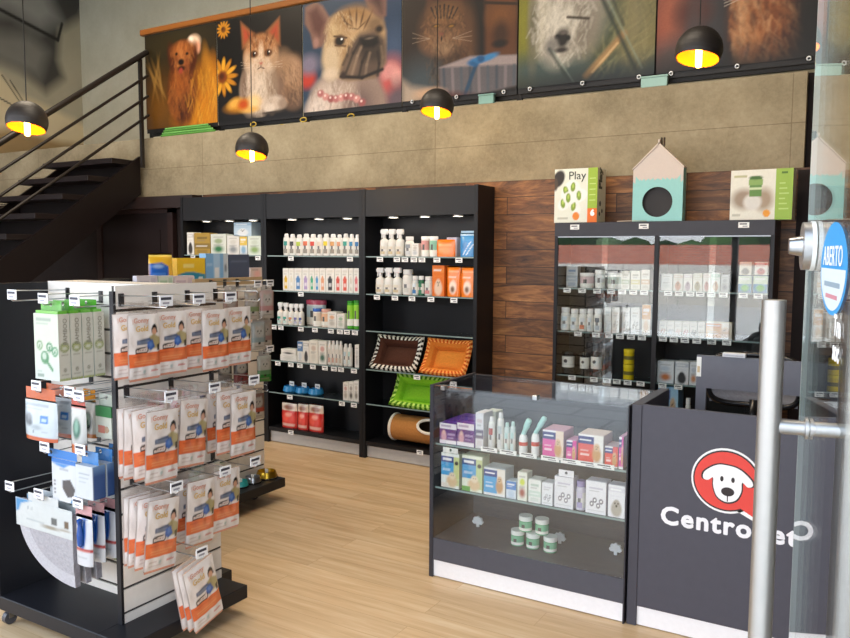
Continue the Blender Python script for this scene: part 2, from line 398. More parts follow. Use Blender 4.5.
# left wall with a painted mural, drawn from the picture's outlines onto the wall plane x = XL
def wl(px, py):
    p = at(px, py, x=XL+.002); return ((p[1]-4.6)/(YU-4.6), (p[2]-2.3)/(ZC-2.3))
p = Pic(190, 190, '#b9b39e')
p.poly([wl(*q) for q in ((-40, 75), (0, 74), (20, 95), (60, 112), (95, 130), (95, 175), (-40, 175))], '#e3d4b2', .02)
p.poly([wl(*q) for q in ((-40, -40), (84, -40), (86, 0), (80, 18), (60, 30), (58, 60), (64, 78), (46, 92), (20, 70), (4, 62), (-40, 60))], '#4b4a48', .03)
p.poly([wl(*q) for q in ((-20, -20), (40, -20), (60, 20), (40, 28), (10, 12), (-20, 10))], '#a3a4a1', .05)
p.poly([wl(*q) for q in ((-10, 30), (30, 34), (48, 52), (40, 78), (10, 66), (-10, 56))], '#85847f', .04)
p.line(*wl(-10, 4), *wl(58, 40), .008, '#2b2b2b'); p.line(*wl(58, 40), *wl(62, 24), .008, '#2b2b2b')
p.line(*wl(0, 98), *wl(14, 106), .003, '#3c3a36'); p.line(*wl(2, 75), *wl(24, 108), .003, '#3c3a36'); p.line(*wl(10, 80), *wl(30, 112), .003, '#3c3a36')
p.poly([wl(*q) for q in ((-60, 128), (20, 130), (60, 142), (110, 150), (110, 260), (-60, 260))], '#a88e66', .02)
mb = MB('mural').panel((XL, 4.6, 2.3), (0, YU-4.6, 0), (0, 0, ZC-2.3), p.C)
mb.box(XL-.1, YF, 0, XL-.003, YU, ZC, '#6d675a')
mb.box(XL-.004, YF, 0, XL, YU, 2.3, '#4a4038')
struct('wall_left', mb, 'left wall painted with a large grey mural')

# shopfront behind and around the camera
mb = MB('paint', '#222226'); mb.box(XL, YF-.12, 3.3, XR, YF, ZC)
for x in (XL, -5.2, -1.56, .15, XR-.06): mb.box(x, YF-.1, 0, x+.06, YF, 3.3)
mb.box(XL, YF-.1, 2.32, XR, YF, 2.38)
struct('wall_front', mb)
# the street the shop looks on to (seen mirrored in the cabinet glass)
struct('street_ground', MB('pavement').box(-34, -16, -.14, 26, YF, -.02))
struct('street_wall', MB('brick').box(-34, -16.4, 1.25, 26, -16, 1.88).box(-34, -16.4, -.02, 26, -15.9, 1.25, mat='pavement'))
mb = MB('fabric').box(-34, -19.6, -.02, 26, -17.6, .9, '#33482a')
for k in range(60):
    mb.sphere((-33+k, -18.6+random.uniform(-.3, .3), 1.3+random.uniform(-.2, .5)), random.uniform(.7, 1.3), random.choice(('#33482a', '#46603a', '#5a6d50', '#2d3d2a')), n=8, m=5)
o = obj('street_hedge', mb); o['kind'] = 'stuff'; o['label'] = 'green hedge beyond the street wall'

# ================================================================== MEZZANINE: RAILING AND PET POSTERS
BX = [-6.25, -5.30, -4.315, -3.33, -2.355, -1.38, -.37]; BZ0, BZ1 = 2.765, 3.64; BY = 5.25
rl = thing('balcony_railing', 'dark balcony railing with wooden handrail above the concrete edge', 'railing', (-6.25, BY+.05, 2.675))
mb = MB('board', '#8a5526').box(-.07, -.05, .985, 5.95, .05, 1.04, bev=.008); obj('handrail', mb, rl)
mb = MB('paint', '#171412')
for k, x in enumerate(BX): obj('post', MB('paint', '#171412').box(x+6.25-.02 if k else 0, -.015, 0, x+6.25+.02, .015, .985), rl)
obj('bottom_rail', MB('paint', '#171412').box(0, -.012, .03, 5.9, .012, .07), rl)
for px, py in ((254.5, 124.5), (283, 127), (304.5, 120), (352, 116.5)):
    q = at(px, py, y=BY-.01); x = q[0]+6.25; z = q[2]-2.675
    obj('strap_loop', MB('gloss', '#b59a3a').tube([(x+.033*math.cos(a), -.075, z+.018*math.sin(a)) for a in [R(30*k) for k in range(12)]], .006, n=6, closed=True), rl)

def px_pic(n, pxl, pxr, bg):
    """painter that takes pixel outlines of the photograph's print and unrolls them onto the flat poster"""
    p = Pic(110, 100, bg); return p
def BU(i):
    x0, x1 = BX[i]+.005, BX[i+1]-.005
    def f(px, py):
        q = at(px, py, y=BY); return ((q[0]-x0)/(x1-x0), (q[2]-BZ0)/(BZ1-BZ0))
    return f
def around(f, o, sc):
    ox, oy = o; return lambda x, y: f(ox+x*sc, oy+y*sc)

pics = []
# 1 golden puppy running in a yellow field (sub-view origin 140,0 scale 180/820)
NX, NY = 180, 165
p = Pic(NX, NY, '#241d12'); g = around(BU(0), (140, 0), 180/820); e = lambda x, y, rx, ry, c, s=.2, rot=0, a=1: p.ell(*g(x, y), rx, ry, c, s, rot, a)
e(150, 200, .6, .3, '#3f371f', .7); e(90, 500, .4, .3, '#7a5416', .8); e(300, 480, .28, .42, '#b97812', .4); e(310, 330, .05, .22, '#c08a30', .7, 8); e(290, 350, .04, .16, '#a8741e', .7, -6); e(270, 540, .3, .2, '#cc8a18', .5); e(335, 420, .06, .3, '#c98a22', .6)
for x, t in ((58, 18), (72, -14), (92, 8), (66, 36), (84, 24)): e(x, 360, .014, .17, '#b08c50', .9, t, .6)
e(245, 190, .085, .07, '#e9cdb4', .35); e(262, 215, .04, .06, '#d9a488', .4); e(232, 178, .03, .03, '#f6e6d6', .5)
e(195, 420, .20, .33, '#6e3a18', .25); e(186, 400, .13, .28, '#9a5a26', .5); e(165, 470, .09, .12, '#a86a34', .5); e(188, 505, .05, .13, '#4f2810', .5); e(215, 480, .06, .16, '#5f3214', .5); e(150, 455, .05, .12, '#7c4a20', .5, 15)
e(193, 250, .165, .145, '#7a4220', .2); e(146, 262, .06, .15, '#5a2e14', .3, 10); e(241, 262, .055, .15, '#5a2e14', .3, -10); e(190, 300, .10, .08, '#8a5230', .4); e(193, 225, .13, .07, '#b0703a', .6); e(190, 305, .085, .085, '#9a5e34', .4); e(186, 262, .04, .12, '#b87a48', .6)
p.fur(*g(193, 240), .17, .13, ('#b0743e', '#74401c', '#c08850'), 110, .045, -90); p.fur(*g(190, 410), .17, .28, ('#a8672e', '#5a3014', '#b87c40'), 170, .07, -90); p.fur(*g(290, 480), .22, .3, ('#d9a030', '#8a5c14', '#e0b050'), 110, .12, 85, .005, 25)
e(166, 246, .017, .015, '#1c0f08', .4); e(214, 244, .017, .015, '#1c0f08', .4); e(187, 283, .042, .032, '#1a0f0a', .35); e(188, 312, .05, .028, '#3a1a12', .4); e(186, 322, .028, .03, '#a8503f', .4)
p.noise(.16); pics.append((p, 'running golden puppy in a field of yellow grass'))
# 2 kitten among daisies
p = Pic(NX, NY, '#0f0d0b'); g = around(BU(1), (140, 0), 180/820)
e(700, 150, .25, .4, '#1f1813', .6); e(695, 370, .15, .23, '#9a7a60', .3); e(690, 320, .10, .12, '#bd9c80', .4); e(650, 300, .10, .14, '#a98a6e', .5); e(705, 450, .11, .09, '#7a6250', .5); e(640, 400, .05, .16, '#8c7260', .5)
e(540, 400, .21, .25, '#b39c88', .2); e(500, 420, .10, .2, '#cdb9a8', .4); e(545, 420, .09, .2, '#dccbba', .5); e(475, 400, .035, .17, '#8c7666', .5); e(600, 400, .05, .2, '#a08a76', .5); e(612, 470, .12, .075, '#cbbaab', .25); e(590, 492, .06, .045, '#dccfc2', .3); e(650, 470, .05, .05, '#a89484', .4); e(600, 512, .12, .012, '#4a4038', .5)
p.poly([g(458, 98), g(520, 152), g(500, 200), g(466, 225)], '#9a6a44', .015); p.poly([g(636, 74), g(574, 142), g(600, 190), g(640, 210)], '#9a6a44', .015)
p.poly([g(467, 122), g(506, 158), g(475, 200)], '#b5573a', .02); p.poly([g(628, 100), g(590, 148), g(628, 185)], '#b5573a', .02)
e(550, 240, .20, .175, '#b88a62', .12); e(550, 195, .14, .08, '#a8764c', .5); e(525, 298, .10, .085, '#d6c1ad', .4); e(575, 296, .10, .085, '#cfb9a4', .4); e(551, 240, .03, .09, '#dcc6b0', .5); e(490, 275, .045, .08, '#c9ad92', .5); e(612, 265, .045, .08, '#b8997c', .5)
for x, t in ((505, 28), (528, 12), (575, -12), (600, -28)): e(x, 183, .012, .075, '#7a4c2a', .6, t, .9)
p.fur(*g(550, 225), .18, .15, ('#d0a87c', '#8f5f38', '#dcc0a0'), 200, .03, -90, .003, 60, .5); p.fur(*g(540, 400), .19, .22, ('#e6d8c8', '#8a7464', '#d6c6b6'), 200, .05, -90, .004, 30, .5); p.fur(*g(690, 370), .13, .2, ('#c09c7c', '#5f4634'), 120, .05, -70, .004, 30, .5)
for x, y in ((519, 247), (584, 240)):
    e(x, y, .044, .034, '#3a2416', .3); e(x, y, .034, .028, '#8a5a2e', .3); e(x, y, .018, .024, '#0c0705', .3); e(x+5, y-5, .007, .007, '#fff')
p.poly([g(542, 285), g(560, 284), g(551, 296)], '#b8604e', .01); e(551, 303, .005, .016, '#5a342a', .5); e(542, 311, .02, .005, '#5a342a', .5, 20); e(561, 310, .02, .005, '#5a342a', .5, -20)
for k in (-1, 0, 1): p.line(*g(520, 300+k*5), *g(458, 298+k*14), .002, '#e4d6c6', .6, .45); p.line(*g(582, 297+k*5), *g(648, 290+k*14), .002, '#e4d6c6', .6, .45)
def daisy(x, y, r, c, core):
    cx, cy = g(x, y)
    for k in range(13): p.ell(cx+r*.62*math.cos(k*2*PI/13), cy+r*.66*math.sin(k*2*PI/13), r*.40, r*.13, c if k % 2 else '#c98e22', .35, k*360/13)
    p.ell(cx, cy, r*.32, r*.34, core, .3); p.ell(cx-.01, cy+.01, r*.16, r*.16, '#5a2e0c', .5)
daisy(376, 352, .18, '#e2ac38', '#8a4a10'); daisy(380, 135, .085, '#c9922c', '#7a4e14')
e(465, 480, .18, .06, '#d0942a', .5, 5); e(430, 470, .08, .045, '#e6b458', .5, 20); e(520, 465, .07, .07, '#e9cf9c', .5); e(500, 500, .1, .03, '#e0b466', .5); e(470, 476, .06, .045, '#c85e16', .5)
p.noise(.14); pics.append((p, 'white and ginger kitten lying behind yellow daisies'))
# 3 french bulldog (sub-view origin 300,0 scale 220/850)
p = Pic(NX, NY, '#3a4f66'); g = around(BU(2), (300, 0), 220/850); G = lambda *q: [g(*a) for a in q]
e(340, 30, .3, .4, '#2c4866', .7); e(365, 200, .1, .2, '#4c607c', .6); e(352, 310, .15, .2, '#b86c6c', .4); e(345, 275, .09, .08, '#d69a96', .4); e(350, 335, .07, .06, '#d8645c', .4); e(372, 300, .05, .08, '#e0a8a0', .4); e(378, 390, .12, .16, '#6f6068', .6); e(28, 305, .09, .09, '#c04a3a', .4); e(35, 250, .1, .09, '#8c8496', .5)
p.poly(G((15, 445), (50, 345), (100, 280), (200, 300), (300, 295), (330, 360), (345, 445)), '#a08c80', .03); e(110, 380, .16, .16, '#d2c2b6', .5); e(70, 420, .12, .1, '#dccfc6', .5); e(230, 400, .14, .16, '#84706a', .5); e(180, 340, .1, .08, '#bba89a', .5)
p.poly(G((118, 72), (150, 46), (190, 36), (235, 32), (285, 42), (318, 70), (333, 120), (330, 240), (290, 300), (190, 312), (110, 292), (88, 235), (92, 180)), '#b89a76', .02)
p.poly(G((20, 28), (58, 4), (88, 22), (122, 78), (104, 150), (84, 182), (52, 187), (40, 130), (18, 92)), '#8c6c60', .015); p.poly(G((34, 50), (66, 26), (98, 84), (76, 140), (52, 120)), '#6a443e', .03); e(62, 165, .03, .045, '#a8847a', .4)
p.poly(G((246, -8), (285, -45), (336, -60), (334, 60), (312, 78), (270, 45)), '#84645a', .015); p.poly(G((272, 0), (318, -32), (316, 48)), '#5a3a36', .03)
e(120, 230, .09, .17, '#d0bc a0'.replace(' ', ''), .4); e(135, 110, .08, .1, '#c8ae88', .5); e(205, 62, .17, .09, '#a37f52', .5); e(215, 120, .06, .12, '#c4a680', .5); e(120, 285, .08, .05, '#dccab4', .5); e(290, 95, .08, .07, '#8c7256', .5)
for x, y, t in ((172, 78, 30), (196, 68, 12), (218, 66, -2), (240, 70, -16), (262, 80, -30)): e(x, y, .009, .07, '#6a4c2e', .6, t, .9)
for x, y, t in ((185, 92, 55), (238, 98, -55), (205, 110, 75)): e(x, y, .007, .05, '#6a4c2e', .6, t, .8)
p.poly(G((200, 165), (232, 128), (290, 118), (328, 150), (330, 245), (300, 296), (235, 304), (165, 302), (152, 284), (176, 225)), '#6b5a4e', .03)
p.poly(G((228, 150), (300, 140), (322, 180), (318, 230), (250, 240), (226, 200)), '#4a3e36', .04); e(195, 262, .07, .1, '#84705f', .5, -20)
for pts, c in ((((236, 150), (206, 205), (178, 280)), '#2e2622'), (((246, 160), (222, 215), (200, 290)), '#a48e7a'), (((258, 200), (240, 240), (228, 296)), '#2e2622'), (((270, 205), (258, 250), (252, 298)), '#93806e'), (((300, 200), (306, 245), (300, 290)), '#2e2622'), (((314, 180), (320, 220), (316, 262)), '#84725f'), (((190, 180), (182, 215), (166, 250)), '#54453a')):
    for (x0, y0), (x1, y1) in zip(pts, pts[1:]): p.line(*g(x0, y0), *g(x1, y1), .012, c, .8, .75)
p.poly(G((232, 150), (262, 140), (300, 142), (306, 165), (284, 182), (250, 184), (232, 172)), '#1a1412', .015); e(250, 168, .016, .014, '#000', .4); e(288, 164, .016, .014, '#000', .4); e(268, 148, .04, .01, '#75695f', .6)
p.line(*g(158, 296), *g(240, 300), .014, '#221a17', .7); p.line(*g(240, 300), *g(318, 268), .014, '#221a17', .7); e(168, 290, .03, .03, '#43352e', .5)
p.fur(*g(150, 130), .16, .2, ('#d8c09a', '#94764f', '#e4d2b4'), 200, .03, -80, .003, 50, .5); p.fur(*g(130, 380), .28, .16, ('#e2d4c8', '#8c7668'), 160, .045, -90, .004, 30, .5)
e(153, 157, .055, .05, '#4a3324', .3, 10); e(154, 158, .036, .036, '#0d0706', .25); e(161, 150, .011, .011, '#fff'); p.line(*g(132, 140), *g(180, 146), .008, '#5f452e', .7); p.line(*g(136, 176), *g(176, 178), .007, '#6f553c', .7); e(306, 112, .035, .03, '#2a1d16', .5)
for k in range(9): e(80+k*20, 362+12*math.sin(k*.8)+k*4, .036, .034, ('#bb7c7a', '#d29a94', '#a66462')[k % 3], .3); e(77+k*20, 357+12*math.sin(k*.8)+k*4, .011, .011, '#efd6d0', .4)
p.noise(.14); pics.append((p, 'cream french bulldog with a pearl collar and pink flowers'))
# 4 tabby cat behind a wrapped gift
p = Pic(NX, NY, '#241b16'); g = around(BU(3), (300, 0), 220/850)
e(420, 150, .25, .5, '#3a2e26', .6); e(660, 100, .12, .5, '#1c1512', .5); p.poly([g(715, -20), g(840, -20), g(840, 240), g(715, 220)], '#6a4426', .02); e(775, 60, .1, .1, '#80562e', .6); e(775, 130, .06, .1, '#4a2f1a', .5); e(772, 168, .06, .03, '#20150e', .4); p.line(*g(716, 10), *g(840, 14), .012, '#3a2616')
e(560, 290, .25, .28, '#4c3a2e', .4); e(470, 330, .2, .22, '#4d575c', .6); e(640, 170, .09, .3, '#6a4c34', .5); e(600, 320, .12, .18, '#5a4434', .5)
p.poly([g(482, 60), g(492, -30), g(540, 30)], '#5c3e2c', .02); p.poly([g(640, 60), g(625, -30), g(585, 30)], '#5c3e2c', .02)
e(558, 105, .22, .24, '#6a4c36', .25); e(558, 55, .12, .09, '#86623e', .6); e(520, 160, .11, .09, '#8a6a50', .6); e(580, 160, .11, .09, '#8a6a50', .6); e(555, 185, .08, .06, '#a08468', .6)
for k in (-3, -2, -1, 0, 1, 2, 3): p.line(*g(558+k*17, 18+abs(k)*4), *g(556+k*11, 70), .007, '#2a1c14', .7)
p.fur(*g(558, 110), .2, .2, ('#a88460', '#3a281c', '#8a6848'), 220, .04, -90, .004, 70); p.fur(*g(580, 260), .22, .22, ('#7a6048', '#2c2018'), 160, .06, -80, .005)
for x in (527, 585): e(x, 100, .034, .014, '#20150f', .4, 0); e(x, 101, .024, .010, '#9a7434', .4)
p.poly([g(538, 128), g(556, 128), g(547, 140)], '#8a5046', .012); e(547, 150, .007, .022, '#2a1a14', .5)
for k in (-1, 0, 1): p.line(*g(500, 150), *g(435, 148+k*20), .0028, '#b8a694', .6, .5); p.line(*g(592, 148), *g(665, 140+k*20), .0028, '#b8a694', .6, .5)
p.poly([g(540, 262), g(660, 218), g(840, 212), g(840, 330), g(590, 390), g(540, 350)], '#6f6a6e', .012); p.poly([g(540, 262), g(660, 218), g(840, 212), g(838, 248)], '#a89a98', .012)
for k in range(9): p.line(*g(556+k*34, 268-k*2), *g(562+k*33, 380-k*7), .012, ('#465460', '#94898c', '#5a6670')[k % 3], .6, .7)
p.line(*g(690, 225), *g(640, 365), .016, '#31546f', .5); e(682, 236, .07, .03, '#3f7fae', .4, 8); e(728, 222, .08, .026, '#4a8cba', .4, 15); e(700, 228, .03, .028, '#275e8a', .4); e(672, 248, .04, .02, '#2f6a96', .5, -20)
p.poly([g(395, 310), g(430, 335), g(530, 350), g(500, 420), g(395, 420)], '#b4a494', .04); e(560, 385, .2, .05, '#5f2c22', .6); e(500, 360, .12, .04, '#c9a88c', .6)
p.noise(.14); pics.append((p, 'brown tabby cat resting behind a gift with a blue bow'))
# 5 white dog's muzzle in grass (sub-view origin 500,0 scale 350/850)
p = Pic(NX, NY, '#6a6a42'); g = around(BU(4), (500, 0), 350/850)
e(200, 175, .7, .2, '#4c5a56', .7); e(340, 100, .3, .5, '#857c50', .7); e(60, 60, .12, .4, '#8f8c34', .7); e(300, 190, .5, .15, '#3f5050', .6); e(260, 30, .14, .3, '#4c5a46', .6); e(330, 40, .1, .3, '#8c8462', .7); e(100, 170, .3, .12, '#50605c', .6)
p.fur(*g(300, 80), .3, .4, ('#9a9468', '#4a5440', '#b0aa7c'), 130, .12, 70, .006, 50, .4)
e(175, 25, .24, .33, '#a8a094', .35); e(140, 75, .15, .26, '#bdb6aa', .35); e(205, 60, .09, .2, '#8e8578', .5); e(98, 30, .07, .28, '#c9c2b2', .5); e(150, 60, .1, .12, '#d2ccc0', .5); e(80, 70, .04, .3, '#7d7864', .6)
p.fur(*g(150, 50), .24, .3, ('#e6e0d4', '#8a8478', '#d4cec2'), 260, .06, -100, .005, 45)
e(152, 94, .055, .075, '#26211e', .4); e(140, 90, .02, .02, '#0c0a09', .4); e(166, 92, .018, .02, '#0c0a09', .4); e(155, 80, .03, .015, '#6c645e', .5); e(125, 112, .05, .06, '#8e8a84', .5); e(150, 122, .05, .02, '#3a3430', .5)
p.line(*g(165, 42), *g(215, 45), .010, '#4a4236', .7); p.line(*g(210, 185), *g(300, 82), .024, '#a88a60', .6); p.line(*g(225, 175), *g(285, 105), .009, '#cdb084', .7); p.line(*g(250, 0), *g(330, 170), .014, '#2c3a34', .8, .8); p.line(*g(262, 0), *g(345, 165), .008, '#94a090', .8, .5); p.line(*g(275, 0), *g(300, 60), .012, '#333f38', .8, .6)
p.line(*g(120, 120), *g(172, 202), .014, '#35443f', .8, .7); p.line(*g(130, 125), *g(180, 200), .006, '#9aa69c', .8, .5); p.vgrad(.14, .0, '#20292c', .85)
p.noise(.14); pics.append((p, 'white dog with black nose chewing a stick in grass'))
# 6 ginger fur against dark
p = Pic(NX, NY, '#232327'); g = around(BU(5), (500, 0), 350/850)
e(425, 95, .14, .45, '#9a5546', .5); e(430, 40, .14, .25, '#a8654c', .5); e(410, 150, .1, .15, '#6a5854', .6); e(500, 80, .15, .5, '#434146', .6); e(470, 30, .1, .1, '#602c22', .6); e(470, 110, .05, .3, '#564a4c', .6)
e(645, 30, .18, .42, '#74401f', .4); e(592, 60, .045, .38, '#c9a07a', .6); e(620, 90, .06, .2, '#b07c50', .6); e(690, 60, .1, .3, '#582c16', .6); e(660, 0, .1, .2, '#8a5228', .6); e(602, 128, .045, .05, '#b4907c', .5); e(640, 120, .06, .06, '#7a5238', .6)
p.fur(*g(640, 40), .2, .38, ('#c98c58', '#4f2812', '#a86a3c', '#e0b48a'), 320, .09, -75, .006, 30)
for k in (-1, 0, 1): p.line(*g(545, 8+k*8), *g(600, -14+k*4), .003, '#d9d0c2', .6, .6)
e(765, 60, .13, .6, '#121317', .6); p.vgrad(.2, 0, '#0e1417', .85)
p.noise(.14); pics.append((p, 'ginger cat fur glowing against a dark background'))
for i, (p, what) in enumerate(pics):
    p.C = np.clip(p.C, 0, 1)**1.22*.95
    x0, x1 = BX[i]+.005, BX[i+1]-.005; w = x1-x0
    t = thing('pet_poster', 'banner on the balcony railing: '+what, 'poster', (x0, BY, BZ0), group='pet photo banners on the balcony railing')
    wave = (lambda u, v: .005*(1+math.sin(u*9+i))*(1-v)) if i > 2 else None
    obj('printed_sheet', MB('poster').panel((0, 0, 0), (w, 0, 0), (0, 0, BZ1-BZ0), p.C, fn=wave), t)
    obj('black_border', MB('poster', '#131112').box(0, .004, -.035, w, .008, BZ1-BZ0+.01), t)
    if i >= 3:
        for u in (.1, .5, .9): obj('grommet', MB('metal', '#d8d8d8').tube([(w*u+.012*math.cos(a), -.012, -.01+.012*math.sin(a)) for a in [R(45*k) for k in range(8)]], .005, n=6, closed=True), t)
# things stored along the balcony edge, glimpsed under the banners
q0 = at(163, 132, y=5.24); q1 = at(218, 126, y=5.24)
mb = MB('fabric', '#5f9a4a')
for k in range(4): mb.box(.02*k, -.018, .02*k, q1[0]-q0[0]-.03*k, .0, .02*k+.019, ('#5f9a4a', '#74b060')[k % 2], bev=.008)
single('folded_mat', 'folded green mat on the concrete edge under the puppy banner', 'mat', mb, (q0[0], 5.22, 2.676))
for px, w, c, lb in ((488, .12, '#7fa9a4', 'small teal box on the concrete edge under the tabby cat banner'), (655, .17, '#9cc0b8', 'pale teal box on the concrete edge under the white dog banner')):
    q = at(px, 90, y=5.24)
    t = thing('storage_box', lb, 'box', (q[0], 5.232, 2.676), group='teal boxes on the mezzanine edge')
    obj('box_body', MB('matte', c).box(-w/2, -.025, 0, w/2, .005, .06, bev=.003), t); obj('box_lid', MB('matte', c).box(-w/2-.004, -.029, .06, w/2+.004, .006, .072, bev=.003), t)

# ================================================================== STAIRCASE
st = thing('staircase', 'dark open staircase climbing to the mezzanine beside the mural', 'staircase', (-6.25, 0, 0))
slope = .695; N = 11
for k in range(N):
    z = 2.46-.181*k; y = 5.135-.26*k
    obj('tread', MB('board', '#1f1718').box(-1.05, y-.29, z-.05, -.005, y, z, bev=.004).box(-1.05, y-.02, z-.181, -.005, y, z-.05, '#130d0e'), st)
for k in (N, N+1, N+2):
    z = 2.46-.181*k; y = 5.135-.26*k
    obj('tread', MB('board', '#1f1718').box(-1.05, y-.29, z-.05, -.005, y, z, bev=.004).box(-1.05, y-.02, max(z-.181, 0), -.005, y, z-.05, '#130d0e'), st)
def strg(x):
    ya, yb = 5.14, 1.6; za = 2.5; zb = za-slope*(ya-yb)
    return MB('board', '#181112').add([(x, ya, za-.36), (x, ya, za), (x, yb, zb), (x, yb, zb-.36), (x+.03, ya, za-.36), (x+.03, ya, za), (x+.03, yb, zb), (x+.03, yb, zb-.36)],
        [(0, 1, 2, 3), (7, 6, 5, 4), (0, 4, 5, 1), (1, 5, 6, 2), (2, 6, 7, 3), (3, 7, 4, 0)])
obj('stringer', strg(0), st); obj('stringer', strg(-1.09), st)
sr = thing('stair_railing', 'dark metal stair railing with three slanted lower rails', 'railing', (-6.23, 0, 0))
def rail(z1, r, sq=False):
    yb = 2.6; return MB('paint', '#1d1714').tube([(.05, 5.22, z1+slope*.08), (.05, yb, z1-slope*(5.14-yb))], r, n=6)
obj('handrail', rail(3.43, .026), sr)
for z in (3.21, 3.02, 2.84): obj('lower_rail', rail(z, .013), sr)
obj('post', MB('paint', '#1d1714').box(.035, 5.12, 2.39, .065, 5.15, 3.40), sr)
obj('post', MB('paint', '#1d1714').box(.035, 2.75, 0, .065, 2.78, 1.77), sr)

# ================================================================== PENDANT LAMPS
def pendant(px, py, Y, label):
    q = at(px, py, y=Y); Rr = .112
    t = thing('pendant_lamp', label, 'lamp', (q[0], Y, q[2]), group='black dome pendants with amber lining')
    tl = Matrix.Rotation(math.atan2(-q[0], Y), 4, 'Z') @ Matrix.Rotation(R(-11), 4, 'X') @ Matrix.Rotation(R(7), 4, 'Y')
    n = 12; pr = [(Rr*math.cos(R(-24+114*i/n)), Rr*math.sin(R(-24+114*i/n))) for i in range(n+1)]
    sh = obj('lamp_shade', MB('paint', '#27221f').lathe(pr, n=28), t, tl)
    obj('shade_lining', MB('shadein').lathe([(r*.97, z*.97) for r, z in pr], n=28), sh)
    obj('socket', MB('paint', '#1a1715').cyl((0, 0, .02), (0, 0, .100), .022), t)
    obj('bulb', MB('bulb').lathe([(0, -.085), (.012, -.082), (.016, -.07), (.016, .0), (.012, .02)], n=12), t)
    obj('cable', MB('paint', '#15120f').cyl((0, 0, .108), (0, 0, ZC-q[2]-.001), .003, n=6), t)
    l = bpy.data.lights.new('pendant_glow', 'POINT'); l.energy = 6; l.color = (1, .66, .28); l.shadow_soft_size = .02
    o = bpy.data.objects.new('pendant_glow', l); COL.objects.link(o); o.parent = t; o.location = (0, 0, -.11)
pendant(27, 121, 2.75, 'black dome pendant lamp hanging in front of the stair railing')
pendant(252, 149, 4.04, 'black dome pendant lamp hanging under the kitten banner')
pendant(437, 106, 4.54, 'black dome pendant lamp hanging in front of the tabby cat banner')
pendant(699, 50, 4.05, 'black dome pendant lamp hanging in front of the ginger fur banner')
# ================================================================== PRODUCT MAKERS (local: front faces -y, base at z=0, centred in x)
_cache = {}
def cached(key, fn):
    if key not in _cache: _cache[key] = fn()
    return _cache[key]

def face_pic(style, c, nx=14, ny=20):
    """print on the front of a small carton; c = palette"""
    p = Pic(nx, ny, c[0])
    if style == 'pet':      # photo-like blob of an animal low down, title band on top
        p.rect(0, .80, 1, .93, c[1]); p.rect(.12, .84, .75, .89, '#fff', .8)
        p.ell(.5, .26, .32, .24, c[2], .2); p.ell(.5, .42, .2, .14, c[2], .2); p.ell(.42, .44, .04, .03, '#222'); p.ell(.6, .44, .04, .03, '#222'); p.ell(.5, .36, .06, .04, '#332')
        p.rect(.1, .64, .8, .68, c[1], .5); p.rect(.1, .57, .65, .60, c[1], .4)
    elif style == 'bottle': # picture of a coloured bottle on a white box
        p.rect(.22, .08, .78, .52, c[2]); p.ell(.5, .52, .28, .1, c[2], .2); p.rect(.4, .56, .6, .7, c[2]); p.rect(.15, .84, .85, .9, c[1], .5); p.rect(.15, .75, .7, .79, '#8a8a8a', .4); p.rect(.34, .24, .66, .36, '#fff', .6)
    elif style == 'band':   # colour block on top, white below
        p.rect(0, .55, 1, 1, c[1]); p.rect(.1, .78, .8, .86, '#fff', .8); p.rect(.1, .66, .6, .71, '#fff', .5); p.ell(.5, .28, .3, .2, c[2], .3); p.rect(.1, .05, .9, .09, '#777', .4)
    elif style == 'spots':  # white box with a small accent and grey text
        p.ell(.5, .66, .26, .12, c[1], .25); p.ell(.5, .28, .3, .16, c[2], .5); p.rect(.15, .84, .85, .89, '#777', .45); p.rect(.15, .48, .8, .51, '#888', .4); p.rect(.15, .42, .6, .45, '#888', .4)
    elif style == 'stripe':
        p.rect(0, .3, 1, .5, c[1]); p.rect(.12, .37, .8, .43, '#fff', .7); p.rect(.15, .74, .85, .84, c[2], .8); p.rect(.15, .62, .7, .66, '#777', .4); p.rect(.15, .1, .85, .2, c[2], .4)
    elif style == 'advert': # dark title strip, bright block, animal picture on the right
        p.rect(0, .70, .62, .93, c[1]); p.rect(.06, .78, .5, .85, '#fff', .85); p.rect(0, .08, .62, .70, c[2]); p.rect(.08, .28, .45, .36, '#fff', .55); p.rect(.08, .44, .4, .48, '#fff', .4)
        p.rect(.62, 0, 1, 1, c[3] if len(c) > 3 else '#e8e4da'); p.ell(.74, .36, .17, .26, '#c99a6a', .25); p.ell(.74, .6, .12, .13, '#d9b48a', .25); p.ell(.70, .62, .02, .02, '#222'); p.ell(.78, .62, .02, .02, '#222'); p.ell(.74, .55, .03, .02, '#3a2a22')
        p.rect(0, 0, 1, .08, '#f2f2f2')
    elif style == 'tall':   # tall pack, blue upper, animals and green foot
        p.rect(0, .74, 1, .92, c[1]); p.rect(.08, .80, .6, .86, '#fff', .85); p.rect(0, .36, .68, .74, c[2]); p.rect(.08, .5, .5, .56, '#fff', .4); p.rect(.68, .1, 1, .92, c[3]); p.ell(.6, .2, .3, .17, '#e2c49a', .25); p.ell(.62, .36, .17, .1, '#eedcc0', .25); p.ell(.57, .37, .025, .015, '#222'); p.ell(.68, .37, .025, .015, '#222'); p.ell(.86, .74, .1, .06, '#3c3c3c', .2)
        p.rect(0, 0, .4, .14, c[4] if len(c) > 4 else c[3])
    elif style == 'dogs':   # white box with a few grey paw or dog outlines
        for a, b in ((.3, .3), (.62, .26), (.45, .42), (.76, .4)): p.ell(a, b, .1, .08, c[2], .2); p.ell(a, b, .05, .04, '#fff', .3)
        p.rect(.15, .76, .85, .81, c[1], .6); p.rect(.15, .68, .65, .71, '#999', .5); p.rect(.1, .08, .9, .12, '#aaa', .4)
    return p.C

